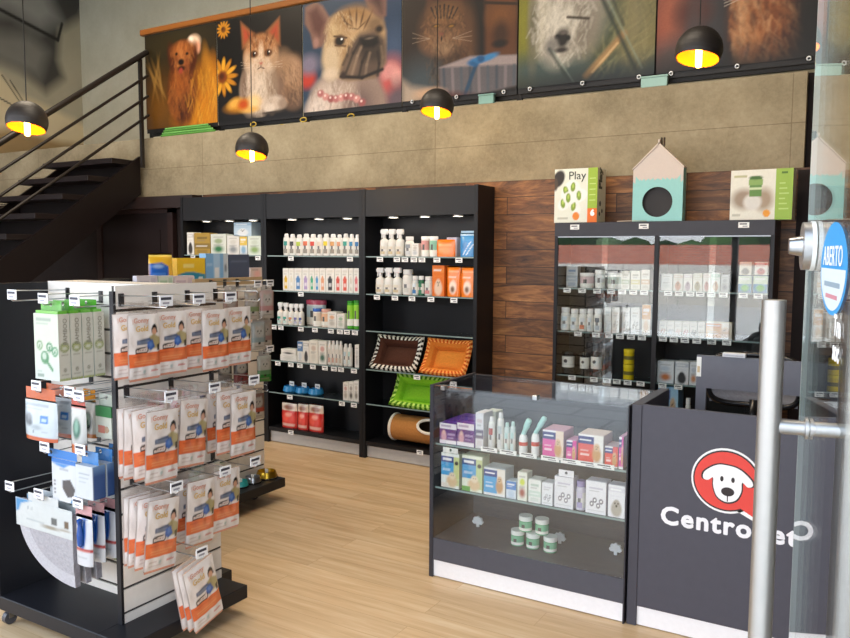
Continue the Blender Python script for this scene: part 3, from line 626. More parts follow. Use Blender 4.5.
def carton_mb(w, h, d, style, c, side=None, mat='matte', res=1):
    m = MB(mat, c[0]); side = side or c[0]
    m.add([(-w/2, 0, 0), (w/2, 0, 0), (w/2, d, 0), (-w/2, d, 0), (-w/2, 0, h), (w/2, 0, h), (w/2, d, h), (-w/2, d, h)],
          [(0, 3, 2, 1), (4, 5, 6, 7), (1, 2, 6, 5), (2, 3, 7, 6), (3, 0, 4, 7)], side)
    m.panel((-w/2, 0, 0), (w, 0, 0), (0, 0, h), face_pic(style, c, 14*res, 20*res))
    # closing flap seam on top, tape on the side
    m.box(-w*.46, d*.1, h, w*.46, d*.55, h+.0012, side)
    return m
def carton(name, label, w, h, d, style, c, loc, rz=0, group=None, side=None, cat='box', mat='matte', res=1):
    return single(name, label, cat, carton_mb(w, h, d, style, c, side, mat, res), loc, rz, group)

def bottle(name, label, w, h, loc, body='#f2f2ee', cap='#f4f4f4', lab=('#2a8f86', '#e8e8e8'), kind='flip', rz=0, group=None, flat=1.0):
    """kind: flip (tapered cap), spray (trigger), screw (wide cap), pump"""
    t = thing(name, label, 'bottle', loc, rz, group); r = w/2; bh = h*(.66 if kind == 'spray' else .86 if kind != 'screw' else .8)
    if kind == 'spray': pr = [(0, 0), (r*.92, 0), (r, bh*.04), (r, bh*.74), (r*.9, bh*.9), (r*.4, bh*.99), (r*.36, bh)]
    elif kind == 'screw': pr = [(0, 0), (r*.92, 0), (r, bh*.03), (r, bh*.86), (r*.86, bh*.96), (r*.7, bh)]
    else: pr = [(0, 0), (r*.9, 0), (r, bh*.04), (r, bh*.86), (r*.9, bh*.96), (r*.62, bh*.99), (r*.6, bh)]
    obj('bottle_body', MB('gloss', body).lathe(pr, n=18, sy=flat), t)
    # printed label band
    lz0, lz1 = bh*.12, bh*(.55 if kind == 'spray' else .76)
    m = MB('matte')
    for k in range(10):
        a0, a1 = R(-180+18*k), R(-180+18*(k+1)); 
        rows = [(lz0, lz0+(lz1-lz0)*.36, lab[1] if k in (3, 4, 5, 6) else '#efece5'), (lz0+(lz1-lz0)*.36, lz0+(lz1-lz0)*.64, '#f6f4ef'), (lz0+(lz1-lz0)*.64, lz1, lab[0] if k in (3, 4, 5, 6) else '#efece5')]
        for z0, z1, cc in rows:
            cc = '#77777a' if (cc == '#f6f4ef' and k in (4, 5)) else cc
            rr = r*1.012; m.add([(rr*math.cos(a0), flat*rr*math.sin(a0), z0), (rr*math.cos(a1), flat*rr*math.sin(a1), z0), (rr*math.cos(a1), flat*rr*math.sin(a1), z1), (rr*math.cos(a0), flat*rr*math.sin(a0), z1)], [(0, 1, 2, 3)], cc)
    obj('label_band', m, t)
    cr = r*.66
    if kind == 'spray':
        m = MB('gloss', cap).cyl((0, 0, bh), (0, 0, bh+h*.08), r*.42, n=14)
        m.box(-r*.8, -r*.34, h*.80, r*.85, r*.34, h, bev=r*.12).box(-r*.98, -r*.16, h*.85, -r*.78, r*.16, h*.96)
        m.box(-r*.3, -r*.25, bh+h*.06, r*.3, r*.25, h*.82)
        m.add([(-r*.75, -r*.12, h*.82), (-r*.5, -r*.12, h*.82), (-r*.6, -r*.12, h*.68), (-r*.8, -r*.12, h*.66), (-r*.75, r*.12, h*.82), (-r*.5, r*.12, h*.82), (-r*.6, r*.12, h*.68), (-r*.8, r*.12, h*.66)], [(0, 1, 2, 3), (4, 7, 6, 5), (0, 4, 5, 1), (1, 5, 6, 2), (2, 6, 7, 3), (3, 7, 4, 0)])
        obj('trigger_sprayer', m, t)
    elif kind == 'screw':
        obj('cap', MB('gloss', cap).lathe([(r*.86, bh), (r*.9, bh+.002), (r*.9, h*.985), (r*.84, h), (0, h)], n=18, sy=flat), t)
    elif kind == 'pump':
        obj('pump', MB('gloss', cap).cyl((0, 0, bh), (0, 0, bh+h*.08), r*.45).cyl((0, 0, bh+h*.08), (0, 0, h*.96), r*.14).box(-r*.7, -r*.2, h*.94, r*.35, r*.2, h), t)
    else:
        obj('cap', MB('gloss', cap).lathe([(cr, bh), (cr*1.02, bh+.002), (cr*.9, h*.97), (cr*.6, h), (0, h)], n=16, sy=max(flat, .8)), t)
    return t
def tub(name, label, w, h, loc, body='#f3f1ec', lid='#ffffff', lab='#c8d4dc', group=None, lidh=.18, mat='gloss', cat='jar', flat=1.0):
    t = thing(name, label, cat, loc, 0, group); r = w/2; bh = h*(1-lidh)
    obj('tub_body', MB(mat, body).lathe([(0, 0), (r*.9, 0), (r*.95, h*.02), (r*.95, bh)], n=22, sy=flat), t)
    m = MB('matte')
    for k in range(12):
        a0, a1 = R(-180+15*k), R(-180+15*k+15); rr = r*.962
        for z0, z1, cc in ((bh*.12, bh*.38, '#f0efe9'), (bh*.38, bh*.7, lab if k not in (5, 6) else '#5a5a5a'), (bh*.7, bh*.92, lab)):
            m.add([(rr*math.cos(a0), flat*rr*math.sin(a0), z0), (rr*math.cos(a1), flat*rr*math.sin(a1), z0), (rr*math.cos(a1), flat*rr*math.sin(a1), z1), (rr*math.cos(a0), flat*rr*math.sin(a0), z1)], [(0, 1, 2, 3)], cc)
    obj('label_band', m, t)
    obj('lid', MB(mat, lid).lathe([(r*.97, bh), (r, bh+.001), (r, h*.985), (r*.95, h), (0, h)], n=22, sy=flat), t)
    return t
def pouch_mb(w, h, d, pic, back='#ddd', mat='film'):
    """standing foil pouch: bulging front, flat sealed top, gusset foot"""
    m = MB(mat, back)
    nx, ny = pic.shape[1]-1, pic.shape[0]-1
    def surf(sgn):
        vs = []
        for j in range(ny+1):
            for i in range(nx+1):
                u, v = i/nx, j/ny
                y = d/2*(1-(2*u-1)**2)**.5*(1-v**2.2)**.6 if v < .93 else 0
                vs.append((-w/2+w*u+(u-.5)*w*.04*math.sin(v*PI), sgn*y, h*v))
        return vs
    fs = [(j*(nx+1)+i, j*(nx+1)+i+1, (j+1)*(nx+1)+i+1, (j+1)*(nx+1)+i) for j in range(ny) for i in range(nx)]
    fl = [tuple(c) for c in pic.reshape(-1, 3)]
    m.add(surf(-1), fs, None, mat, True, vcol=fl); m.add(surf(1), [f[::-1] for f in fs], back, mat, True)
    return m

# ================================================================== BLACK WALL SHELVING (three bays)
SF = 4.93; SB = 5.195; SX = [-5.455, -4.48, -3.485, -2.497]; SZ = [1.57, 1.283, 1.0, .70, .43, .135]; ST = 2.075
def price_tag(parent, x, y, z, w=.05, h=.03, mtx=None, off=0):
    m = cached(('tag', w, h), lambda: MB('matte', '#f3f3f1').box(-w/2, -.002, -h/2, w/2, 0, h/2).box(-w*.38, -.0026, h*.08, w*.3, -.002, h*.3, '#4c4c58').box(-w*.1, -.0026, -h*.32, w*.35, -.002, -h*.12, '#9a9aa2').mesh('price_tag'))
    o = obj('price_tag', m, parent); o.location = (x, y, z)
    return o
def shelving(i, label, zs, tags, extra=None):
    x0, x1 = SX[i], SX[i+1]; W = x1-x0
    t = thing('shelving_unit', label, 'shelf', (x0, SF, 0), group='black wall shelving bays')
    pt = .03
    obj('side_panel', MB('board', '#111114').box(0.001, 0, 0, .028, SB-SF, ST), t)
    obj('side_panel', MB('board', '#111114').box(W-pt, 0, 0, W-.001, SB-SF, ST), t)
    obj('back_panel', MB('board', '#131316').box(.028, SB-SF-.02, .1, W-pt, SB-SF, ST-.005), t)
    obj('header_panel', MB('board', '#19191c').box(.028, .004, 1.87, W-pt, .02, ST-.005).box(.028, .02, 1.87, W-pt, SB-SF-.02, 1.885), t)
    obj('kick_plate', MB('board', '#b9b6b2').box(.028, .03, .006, W-pt, .045, .10), t)
    obj('base_shelf', MB('board', '#121215').box(.028, .006, .10, W-pt, SB-SF-.02, .133), t)
    for z in zs:
        obj('glass_shelf', MB('shelfglass', '#9fb4b4').box(.029, .012, z-.009, W-pt-.001, SB-SF-.022, z-.001).box(.03, .0095, z-.0095, W-pt-.002, .0125, z-.0005, '#7f9494', 'gloss'), t)
    for k in range(3):
        x = .028+(W-.028-pt)*(.2+.3*k); pl = obj('puck_light', MB('puck').cyl((x, .11, 1.862), (x, .11, 1.8695), .035, n=18).cyl((x, .11, 1.861), (x, .11, 1.8697), .042, '#bbbbbb', 18, 'metal', caps=False), t)
        l = bpy.data.lights.new('puck_beam', 'SPOT'); l.energy = 2.3; l.spot_size = R(140); l.spot_blend = .8; l.color = (1, .95, .86); l.shadow_soft_size = .03
        o = bpy.data.objects.new('puck_beam', l); COL.objects.link(o); o.parent = t; o.location = (x, .11, 1.855)
    for px, py in tags:
        q = at(px, py, y=SF); z = min(zs+[.135], key=lambda a: abs(a-.028-q[2]))
        price_tag(t, q[0]-x0, -.0005, z-.024, .055, .034)
    return t
u1 = shelving(0, 'left bay of black wall shelving holding one row of boxes', [1.57, 1.283, 1.0, .70, .43], ((193, 255), (258, 256)))
u2 = shelving(1, 'middle bay of black wall shelving full of bottles and small boxes', [1.57, 1.283, 1.0, .70, .43],
    ((291, 257), (350, 257), (301, 294), (274, 329), (281, 330), (301, 331), (315, 331), (331, 333), (340, 333), (347, 333), (355, 334), (278, 364), (291, 366), (300, 366), (313, 367), (325, 368), (334, 369), (341, 370), (354, 371), (290, 398), (342, 405), (354, 406), (291, 433)))
u3 = shelving(2, 'right bay of black wall shelving with pet beds on its lower shelves', [1.57, 1.283, 1.0, .70, .43],
    ((380, 259), (397, 259), (405, 259), (414, 259), (422, 259), (437, 259), (459, 259), (377, 297), (395, 297), (412, 298), (431, 298), (454, 299), (417, 377), (420, 449)))

YI = SF+.03
def span(pxl, pxr, zb, ytop, Y, pyb):
    a = at(pxl, pyb, y=Y); b = at(pxr, pyb, y=Y); zt = at((pxl+pxr)/2, ytop, y=Y)[2]
    return (a[0]+b[0])/2, (b[0]-a[0])*.985, zt-zb

def row(Y, zb, pyb, items, group):
    """items: (maker, pxl, pxr, ytop, label, dict)"""
    for mk, pl, pr, yt, label, kw in items:
        kw = dict(kw); z = zb+kw.pop('up', 0); dy = kw.pop('dy', 0); x, w, h = span(pl, pr, z, yt, Y+dy, pyb); h = kw.pop('h', h)
        w *= .98
        if mk == 'box':
            d = min(kw.pop('d', .09), .25); carton(kw.pop('name', 'product_box'), label, w, h, d, kw.pop('style', 'spots'), kw.pop('c', ('#f1efe9', '#888', '#bbb')), (x, Y+dy, z), group=group, **kw)
        elif mk == 'bot':
            bottle(kw.pop('name', 'product_bottle'), label, w, h, (x, Y+dy+w/2*kw.get('flat', 1.0)+.004, z), group=group, **kw)
        elif mk == 'tub':
            tub(kw.pop('name', 'product_jar'), label, w, h, (x, Y+dy+w/2*kw.get('flat', 1.0)+.004, z), group=group, **kw)
        elif mk == 'pouch':
            d = kw.pop('d', .05); single(kw.pop('name', 'product_pouch'), label, 'pouch', pouch_mb(w, h, d, kw['pic'], kw.get('back', '#ddd')), (x, Y+dy+d/2+.004, z), group=group)
W_ = '#f2f0ea'
# ---- left bay, eye-level row
row(YI, 1.57, 254, [
 ('box', 187.2, 194, 232.5, 'white box with dark dog picture at left end of the top shelf', dict(style='pet', c=(W_, '#d8d4cc', '#3a3530'))),
 ('box', 194.3, 210.5, 233, 'olive yellow box on the top shelf of the left bay', dict(style='stripe', c=('#b3913c', '#8f7430', '#6e5a28'))),
 ('box', 210.8, 226.5, 234, 'white box with green toy picture on the top shelf', dict(style='spots', c=('#dfe3d8', '#9fb08a', '#2f7a48'))),
 ('box', 227, 239.5, 235.5, 'white box with grey bowl picture on the top shelf', dict(style='spots', c=('#e6e4de', '#d5d2c8', '#8f9396'))),
 ('box', 239.8, 247.3, 236.5, 'narrow white box with yellow and blue bands on top shelf', dict(style='band', c=('#dbe4ea', '#e7c558', '#8fb5d2'))),
 ('box', 247.8, 261.5, 236, 'white and leaf green box at right end of left bay', dict(style='spots', c=('#dfe8dc', '#cfd8c8', '#8fae6a'))),
 ('box', 234, 252, 222.5, 'pale blue box lying on top of the row in left bay', dict(style='pet', c=('#bcd3e6', '#9fbfd9', '#e9eef2'), up=.160, d=.12)),
], 'boxes on the left bay top shelf')
# ---- middle bay rows
sh1 = ['#2f9a92', '#3a3a40', '#b9cf4a', '#e0704a', '#d9483a', '#e8d9c8', '#e9d838', '#d9a468', '#e0a07c', '#3aa79a', '#3f8fc0', '#3f7fbe']
wd1 = ['teal', 'charcoal', 'lime', 'coral', 'red', 'cream', 'yellow', 'tan', 'peach', 'sea green', 'sky blue', 'deep blue']
b1 = [282, 287.8, 294.2, 301, 308, 315, 321.3, 328, 335, 341, 347.5, 353.2, 359]
row(YI, 1.57, 255, [('bot', b1[k], b1[k+1], 233.6+(k % 3)*.4, f'white shampoo bottle with {wd1[k]} label patch on the middle bay top shelf', dict(name='shampoo_bottle', lab=(sh1[k], '#98938a'), flat=.62)) for k in range(12)], 'shampoo bottles on the middle bay top shelf')
c2 = [(283, 288.8, '#e3b92c', 'yellow'), (289, 294, '#e9e2d0', 'cream'), (294.3, 302, '#4d86c0', 'blue'), (302.3, 309, '#b9a3d2', 'lilac'), (309.3, 314.4, '#3fae86', 'green'), (314.6, 319.4, '#4b9ad0', 'sky blue'), (319.6, 325.6, '#e7a57e', 'peach'), (325.9, 334.3, '#2f3238', 'black'), (334.6, 341.2, '#e0564a', 'red, left of a matching pair'), (341.4, 348.4, '#e2604f', 'red, right of a matching pair'), (348.8, 353, '#d9d4c8', 'pale grey'), (353.4, 359, '#e07a80', 'rose')]
row(YI, 1.283, 293, [('box', a, b, 268.4, f'white box picturing a bottle in {w}, middle bay', dict(name='grooming_box', style='bottle', c=(W_, '#d7d3c8', c), d=.06)) for a, b, c, w in c2], 'bottle boxes on the middle bay second shelf')
row(YI, 1.0, 327, [
 ('bot', 275.6, 281, 302.5, 'leftmost slim spray bottle with teal label on third shelf', dict(name='spray_bottle', lab=('#2fa08f', '#bfe0d8'), kind='spray')),
 ('bot', 281.2, 286.6, 303, 'second slim spray bottle with teal label on third shelf', dict(name='spray_bottle', lab=('#3fae9c', '#cfe8e0'), kind='spray')),
 ('bot', 286.8, 292, 304, 'slim spray bottle with orange label on third shelf', dict(name='spray_bottle', lab=('#e0935e', '#f1d9c4'), kind='spray')),
 ('bot', 292.2, 297, 304, 'slim spray bottle with violet label on third shelf', dict(name='spray_bottle', lab=('#6a6ab8', '#c9c9e4'), kind='spray')),
 ('bot', 297.2, 301.8, 304, 'slim spray bottle with navy label on third shelf', dict(name='spray_bottle', lab=('#3a4f96', '#c0c8e0'), kind='spray')),
 ('tub', 302.5, 322, 300.3, 'big white tub with rosy red lid on third shelf', dict(name='product_tub', lid='#c9566a', lab='#cfe3e6', dy=.092, flat=.55)),
 ('tub', 310.5, 318.5, 308.5, 'small white jar with bright blue lid on third shelf', dict(lid='#2f62b8', lab='#d9d2c4')),
 ('tub', 319, 327, 309.3, 'peach labelled jar in the middle of third shelf', dict(lid='#d9a79a', lab='#e7b996', body='#f0e2d4')),
 ('box', 327.5, 336.5, 312, 'white box with peach picture on third shelf', dict(style='spots', c=(W_, '#e3b08a', '#c8c2b8'))),
 ('box', 336.8, 344.5, 314, 'white box with grey green dots on third shelf', dict(style='spots', c=(W_, '#9fc0a0', '#c2cabc'))),
 ('tub', 345.2, 351.4, 301, 'left of two tall green cans on third shelf', dict(name='green_can', body='#4fae2e', lid='#2f8a2a', lab='#8fd03a', lidh=.08, cat='can')),
 ('tub', 351.7, 358, 300.5, 'right of two tall green cans on third shelf', dict(name='green_can', body='#4fae2e', lid='#2f8a2a', lab='#8fd03a', lidh=.08, cat='can')),
], 'care products on the middle bay third shelf')
row(YI, .70, 364, [
 ('box', 280, 297, 355, 'flat white box, lower of two stacked on fourth shelf', dict(style='spots', c=(W_, '#dcdad2', '#dcdad2'), d=.1)),
 ('box', 281, 296, 349.3, 'flat white box, upper of two stacked on fourth shelf', dict(style='spots', c=('#f6f4ee', '#e0ddd6', '#3a3a3a'), up=.052, d=.09)),
 ('box', 297.4, 303, 341.5, 'slim white box with blue panel on fourth shelf', dict(style='band', c=(W_, '#5a83b4', '#d4dbe2'), d=.06)),
 ('box', 303.2, 309, 341.5, 'slim white box with panda-like dark spots on fourth shelf', dict(style='pet', c=(W_, '#c6c4be', '#3a3a3e'), d=.06)),
 ('box', 309.2, 318, 340.5, 'plain white box with beige back on fourth shelf', dict(style='spots', c=('#f1ede2', '#d8c4b4', '#dcd8ce'), d=.08)),
 ('box', 318.4, 326.4, 341.3, 'white box with dark green plant picture on fourth shelf', dict(style='spots', c=(W_, '#d9a8a0', '#3f6a58'), d=.08)),
 ('bot', 326.8, 330.3, 340.8, 'first white slim bottle from the left on fourth shelf', dict(lab=('#e3ddd6', '#d9a99a'), flat=.8)),
 ('bot', 330.5, 334, 340.8, 'second white slim bottle from the left on fourth shelf', dict(lab=('#e3ddd6', '#d9a99a'), flat=.8)),
 ('bot', 334.2, 337.7, 340.8, 'third white slim bottle from the left on fourth shelf', dict(lab=('#e3ddd6', '#cfb0a0'), flat=.8)),
 ('bot', 337.9, 341.4, 341.2, 'fourth white slim bottle from the left on fourth shelf', dict(lab=('#e3ddd6', '#cfc4b4'), flat=.8)),
 ('bot', 342, 346.2, 344, 'white bottle with pale blue label, left of two on fourth shelf', dict(lab=('#c4d8e4', '#dfe9ee'))),
 ('bot', 346.4, 350.6, 344, 'white bottle with pale teal label, right of two on fourth shelf', dict(lab=('#bfe0da', '#dfeeec'))),
 ('box', 354.8, 359, 345, 'narrow white box alone at right end of fourth shelf', dict(style='spots', c=('#f4f2ee', '#dcdcdc', '#cccccc'), d=.06)),
], 'care products on the middle bay fourth shelf')
row(YI, .43, 400, [
 ('box', 343, 348.3, 382.5, 'small white box, left of three on fifth shelf', dict(style='spots', c=(W_, '#cfa6a0', '#b8b2a8'), d=.06)),
 ('box', 348.5, 353.6, 382, 'small white box, centre of three on fifth shelf', dict(style='spots', c=(W_, '#a8a49c', '#5a5650'), d=.06)),
 ('box', 353.8, 358.6, 381, 'small white box, right of three on fifth shelf', dict(style='spots', c=(W_, '#c8c0b8', '#8a867e'), d=.06)),
], 'small white boxes on the middle bay fifth shelf')
for k, (pl, pr, w_) in enumerate(((279.5, 291.5, 'left'), (292, 304, 'middle'), (304.5, 317.5, 'right'))):
    x, w, h = span(pl, pr, .43, 386, YI, 396)
    t = thing('slow_feeder_bowl', f'translucent blue pet bowl with white card, {w_} of three', 'bowl', (x, YI+w/2, .43), group='blue bowls on the middle bay fifth shelf')
    r = w/2
    obj('bowl_body', MB('gloss', '#2f86c4').lathe([(0, .004), (r*.8, 0), (r*.98, .012), (r*.86, .05), (r*.8, .052), (r*.72, .02), (0, .014)], n=22).sphere((0, 0, .036), r*.24, sc=(1, 1, 1.2)), t)
    obj('hang_card', MB('matte', '#eef0f0').box(-.025, -.002, .045, .025, 0, .085).box(-.016, -.0028, .06, .016, -.002, .072, '#9aa4aa'), t, Matrix.Translation((0, r*.3, 0)))
p = Pic(16, 20, '#c8302c'); p.rect(0, .68, 1, 1, '#e6d3c2'); p.ell(.5, .8, .32, .1, '#8a5a48', .3); p.ell(.35, .4, .22, .18, '#e8564a', .3); p.ell(.68, .36, .2, .2, '#e0443c', .3); p.ell(.5, .52, .2, .08, '#f0a090', .3); p.rect(.1, .1, .9, .16, '#f0d8c8', .6)
row(YI, .135, 430, [('pouch', a, b, 402.5+k, f'red and cream food pouch on the base shelf, {w_} of three', dict(pic=p.C, back='#c8302c', name='food_pouch', d=.05)) for k, (a, b, w_) in enumerate(((280, 295.4, 'left'), (296, 306.5, 'middle'), (307, 321.5, 'right')))], 'red food pouches on the middle bay base')
# ---- right bay rows
SPR = dict(name='trigger_spray_bottle', kind='spray', lab=('#e8e2d2', '#d9c8a4'))
row(YI, 1.57, 256, [
 ('bot', 378, 385.5, 229, 'first white trigger spray bottle from left, top shelf of right bay', SPR), ('bot', 385.8, 393.2, 229, 'second white trigger spray bottle from left, top shelf of right bay', SPR), ('bot', 393.5, 401.5, 229, 'third white trigger spray bottle from left, top shelf of right bay', SPR),
 ('bot', 403, 411, 236.5, 'white screw-top bottle beside the sprays on the top shelf', dict(kind='screw', lab=('#9aa0a8', '#d8dade'))),
 ('box', 411.4, 418.6, 243.5, 'small white carton before the peach jars on top shelf', dict(style='spots', c=('#f5f3ef', '#d0c8c0', '#c8ccd2'), d=.06)),
 ('tub', 419, 427, 236.3, 'white jar with rose label, left of two on top shelf', dict(lab='#d79c98', lidh=.14)), ('tub', 427.3, 435.3, 236.3, 'white jar with mint label, right of two on top shelf', dict(lab='#8fc4ae', lidh=.14)),
 ('box', 446.5, 457, 237.5, 'pale lilac box half hidden behind the orange pack', dict(style='spots', c=('#d6d3e2', '#c2bed4', '#e4e2ec'), dy=.1, d=.07)),
], 'care products on the right bay top shelf')
po = Pic(14, 14, '#ec7a1c'); po.rect(.1, .62, .8, .76, '#f5a04a', .7); po.ell(.5, .36, .3, .18, '#f19038', .4)
x, w, h = span(436, 453.5, 1.57, 239.5, YI, 256)
single('foil_pouch', 'flat plain orange pack standing on the top shelf', 'pouch', pouch_mb(w, h, .03, po.C, '#e06c14'), (x, YI+.02, 1.57), rz=R(4))
x, w, h = span(458, 474, 1.57, 230.7, YI, 256)
pb = Pic(14, 20, '#3f8fd0'); pb.rect(0, .9, 1, 1, '#a8cbe8'); pb.line(.3, .1, .7, .6, .02, '#dcecf8'); pb.line(.5, .08, .85, .5, .02, '#dcecf8'); pb.rect(.15, .7, .8, .8, '#5fa8e0', .8); pb.ell(.35, .45, .16, .14, '#2f78ba', .4)
t = thing('diaper_pack', 'bright blue plastic pack at right end of the top shelf', 'pack', (x, YI+.035, 1.57))
obj('pack_body', pouch_mb(w, h*.93, .06, pb.C, '#3a84c4'), t); obj('top_seal', MB('film', '#9cc4e4').box(-w*.46, -.003, h*.92, w*.46, .003, h), t)
row(YI, 1.283, 294, [
 ('bot', 373.5, 381.8, 267.8, 'first white trigger spray bottle from left, second shelf of right bay', SPR), ('bot', 382, 390.4, 267.8, 'second white trigger spray bottle from left, second shelf of right bay', SPR), ('bot', 390.6, 399, 267.8, 'third white trigger spray bottle from left, second shelf of right bay', SPR),
 ('bot', 400, 409.8, 269.6, 'plain tall white bottle on the second shelf', dict(kind='screw', lab=('#ecebe6', '#dddcd6'))),
 ('bot', 410.5, 416.4, 276, 'small bottle with blue label and white cap on second shelf', dict(kind='screw', lab=('#dfeaf2', '#3a80c0'), body='#dfe6e6')),
 ('bot', 416.7, 422.2, 276, 'small dark green bottle with white cap on second shelf', dict(kind='screw', lab=('#2f7a58', '#2f7a58'), body='#2c6e50')),
 ('bot', 422.6, 430.4, 276.5, 'small bottle with rose label and white cap on second shelf', dict(kind='screw', lab=('#dfe9e4', '#d9888a'), body='#e4ece8')),
], 'care products on the right bay second shelf')
p = Pic(16, 22, '#ee7d1e'); p.ell(.5, .3, .26, .22, '#f3dccb', .2); p.ell(.5, .24, .14, .1, '#7a5a4a', .4); p.rect(.1, .78, .9, .86, '#f6a65c', .8); p.rect(.15, .62, .7, .68, '#fbe3cd', .6)
row(YI, 1.283, 295, [
 ('box', 432, 444.3, 265.6, 'plain orange box left of the two orange pouches', dict(style='pet', c=('#ea7619', '#f08a34', '#f0d2ba'), d=.08)),
 ('pouch', 445.3, 459, 266, 'orange pouch with pet picture, left of two', dict(pic=p.C, back='#e06c14', name='treat_pouch', d=.045)),
 ('pouch', 459.4, 473.6, 266.5, 'orange pouch with pet picture, right of two', dict(pic=p.C, back='#e06c14', name='treat_pouch', d=.045))], 'orange packs on the right bay second shelf')

# ---- pet beds
def pet_bed(label, inner, c1, c2, x, z, w, l, rx, bh=.095):
    t = thing('pet_bed', label, 'pet bed', (x, SF+.108, z), 0, 'striped plush pet beds', rx=rx)
    # local: floor of the bed in the xz plane, open towards -y
    n = 10; img = np.zeros((n+1, n+1, 3)); img[:] = C3(inner)
    b = MB('fabric', inner).panel((.055, -.012, .055), (w-.11, 0, 0), (0, 0, l-.11), img, bulge=.03); b.box(.03, -.012, .03, w-.03, .004, l-.03, inner); obj('seat_cushion', b, t)
    NS = 11; per = []
    for (ax, az), (bx_, bz) in (((0, 0), (1, 0)), ((1, 0), (1, 1)), ((1, 1), (0, 1)), ((0, 1), (0, 0))):
        k = max(5, int(NS*(w if ax != bx_ else l)/w))*2
        for i in range(k): f = i/k; per.append((ax+(bx_-ax)*f, az+(bz-az)*f, abs(2*f-1)**2.2))
    def ring(ins, dep, crown):
        return [(ins+(w-2*ins)*u, -(dep*((1-crown)+crown*c)), ins+(l-2*ins)*v) for u, v, c in per]
    R_ = [ring(.035, 0, 0), ring(.004, bh*.45, .1), ring(-.012, bh*.9, .22), ring(.0, bh*1.06, .22), ring(.024, bh*1.02, .22), ring(.045, bh*.6, .1), ring(.058, .012, 0)]
    m = MB('fabric'); N_ = len(per)
    for a in range(6):
        for i in range(N_):
            j = (i+1) % N_; cc = (c1 if i % 2 else c2) if a < 4 else inner
            m.add([R_[a][i], R_[a][j], R_[a+1][j], R_[a+1][i]], [(0, 1, 2, 3)], cc, None, True)
    obj('bolster_wall', m, t)
    # tufted fringe along the rim
    f = MB('fabric')
    for i in range(0, N_, 2):
        p0 = Vector(R_[3][i]); p1 = Vector(R_[3][(i+1) % N_]); q = (p0+p1)/2+Vector((0, -.014, 0))
        f.add([tuple(p0), tuple(p1), tuple(q)], [(0, 1, 2)], c1)
    obj('fringe', f, t)
    return t
TB = R(-30)
xa = at(371, 368, y=SF+.12)[0]; xb = at(421, 372, y=SF+.12)[0]
pet_bed('brown plush pet bed with black and white striped outside', '#5a382c', '#e9e4da', '#2c2420', xa+.048, .677, xb-xa-.062, .265, TB)
xa = at(424.5, 372, y=SF+.12)[0]; xb = at(470, 375, y=SF+.12)[0]
pet_bed('orange plush pet bed with orange striped outside', '#e08a3a', '#f0a458', '#c9541c', xa+.012, .677, xb-xa-.024, .265, TB)
xa = at(396, 408, y=SF+.12)[0]
pet_bed('lime green plush pet bed with green striped outside', '#8cc832', '#b9dc6a', '#4f8a1e', xa, .407, .47, .245, TB)
# tan tunnel
q = at(389, 440, y=SF+.06); r = .100
t = thing('cat_tunnel', 'tan plush cat tunnel with white fluffy rims lying on the base shelf', 'cat tunnel', (q[0]+.02, SF+.128, .135+r+.016))
L_ = .52
m = MB('fabric', '#b27a44')
pr = [(r, 0), (r, L_)]
m.T = Matrix.Rotation(R(90), 4, 'Y')
hole = [(0.34, 0.62)]
n = 28
for j in range(14):
    z0, z1 = L_*j/14, L_*(j+1)/14
    for k in range(n):
        a0, a1 = 2*PI*k/n, 2*PI*(k+1)/n
        # round side window facing front and up
        am = math.degrees((a0+a1)/2); zz = (z0+z1)/2
        if ((am-235)/32)**2+((zz-.34)/.09)**2 < 1: continue
        f = lambda a, z: (r*math.cos(a), r*math.sin(a), z)
        m.add([f(a0, z0), f(a1, z0), f(a1, z1), f(a0, z1)], [(0, 1, 2, 3)], None, None, True)
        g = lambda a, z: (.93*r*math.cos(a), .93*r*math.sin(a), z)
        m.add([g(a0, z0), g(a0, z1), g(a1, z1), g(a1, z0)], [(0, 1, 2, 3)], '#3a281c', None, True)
obj('tunnel_tube', m, t)
for z in (0, L_): obj('fluffy_rim', MB('fabric', '#e8e0d2').tube([(z, r*.97*math.sin(a), r*.97*math.cos(a)) for a in [R(15*k) for k in range(24)]], .013, n=8, closed=True), t)
obj('window_rim', MB('fabric', '#efe8dc').tube([(.34+.092*math.cos(b), *(lambda a: (r*1.0*math.sin(a), -r*1.0*math.cos(a)))(R(235+33*math.sin(b)))) for b in [R(20*k) for k in range(18)]], .011, n=8, closed=True), t)
# ================================================================== GLASS-FRONTED CABINET ON THE PLANK WALL
CX0, CX1, CXM = -1.925, -.583, -1.255; CF = 4.93; CBK = 5.195; CT = 1.80; CZ = [1.372, 1.085, .79, .52]
gc = thing('glass_cabinet', 'dark glass-fronted cabinet against the plank wall, packed with medicine boxes', 'cabinet', (CX0, CF, 0))
WC = CX1-CX0; DC = CBK-CF; mx_ = CXM-CX0
obj('side_panel', MB('board', '#1c1c20').box(0, 0, 0, .022, DC, CT-.09), gc); obj('side_panel', MB('board', '#1c1c20').box(WC-.022, 0, 0, WC, DC, CT-.09), gc)
obj('centre_panel', MB('board', '#1c1c20').box(mx_-.014, 0, 0, mx_+.014, DC-.02, CT-.09), gc)
obj('back_panel', MB('board', '#131316').box(.022, DC-.018, .08, WC-.022, DC, CT-.09), gc)
obj('header_panel', MB('board', '#3a3a41').box(0, -.004, CT-.09, WC, DC, CT, bev=.002), gc)
obj('kick_plate', MB('board', '#b9b6b2').box(.022, .03, 0, WC-.022, .045, .08), gc)
obj('base_shelf', MB('board', '#1c1c20').box(.022, .02, .08, WC-.022, DC-.02, .10), gc)
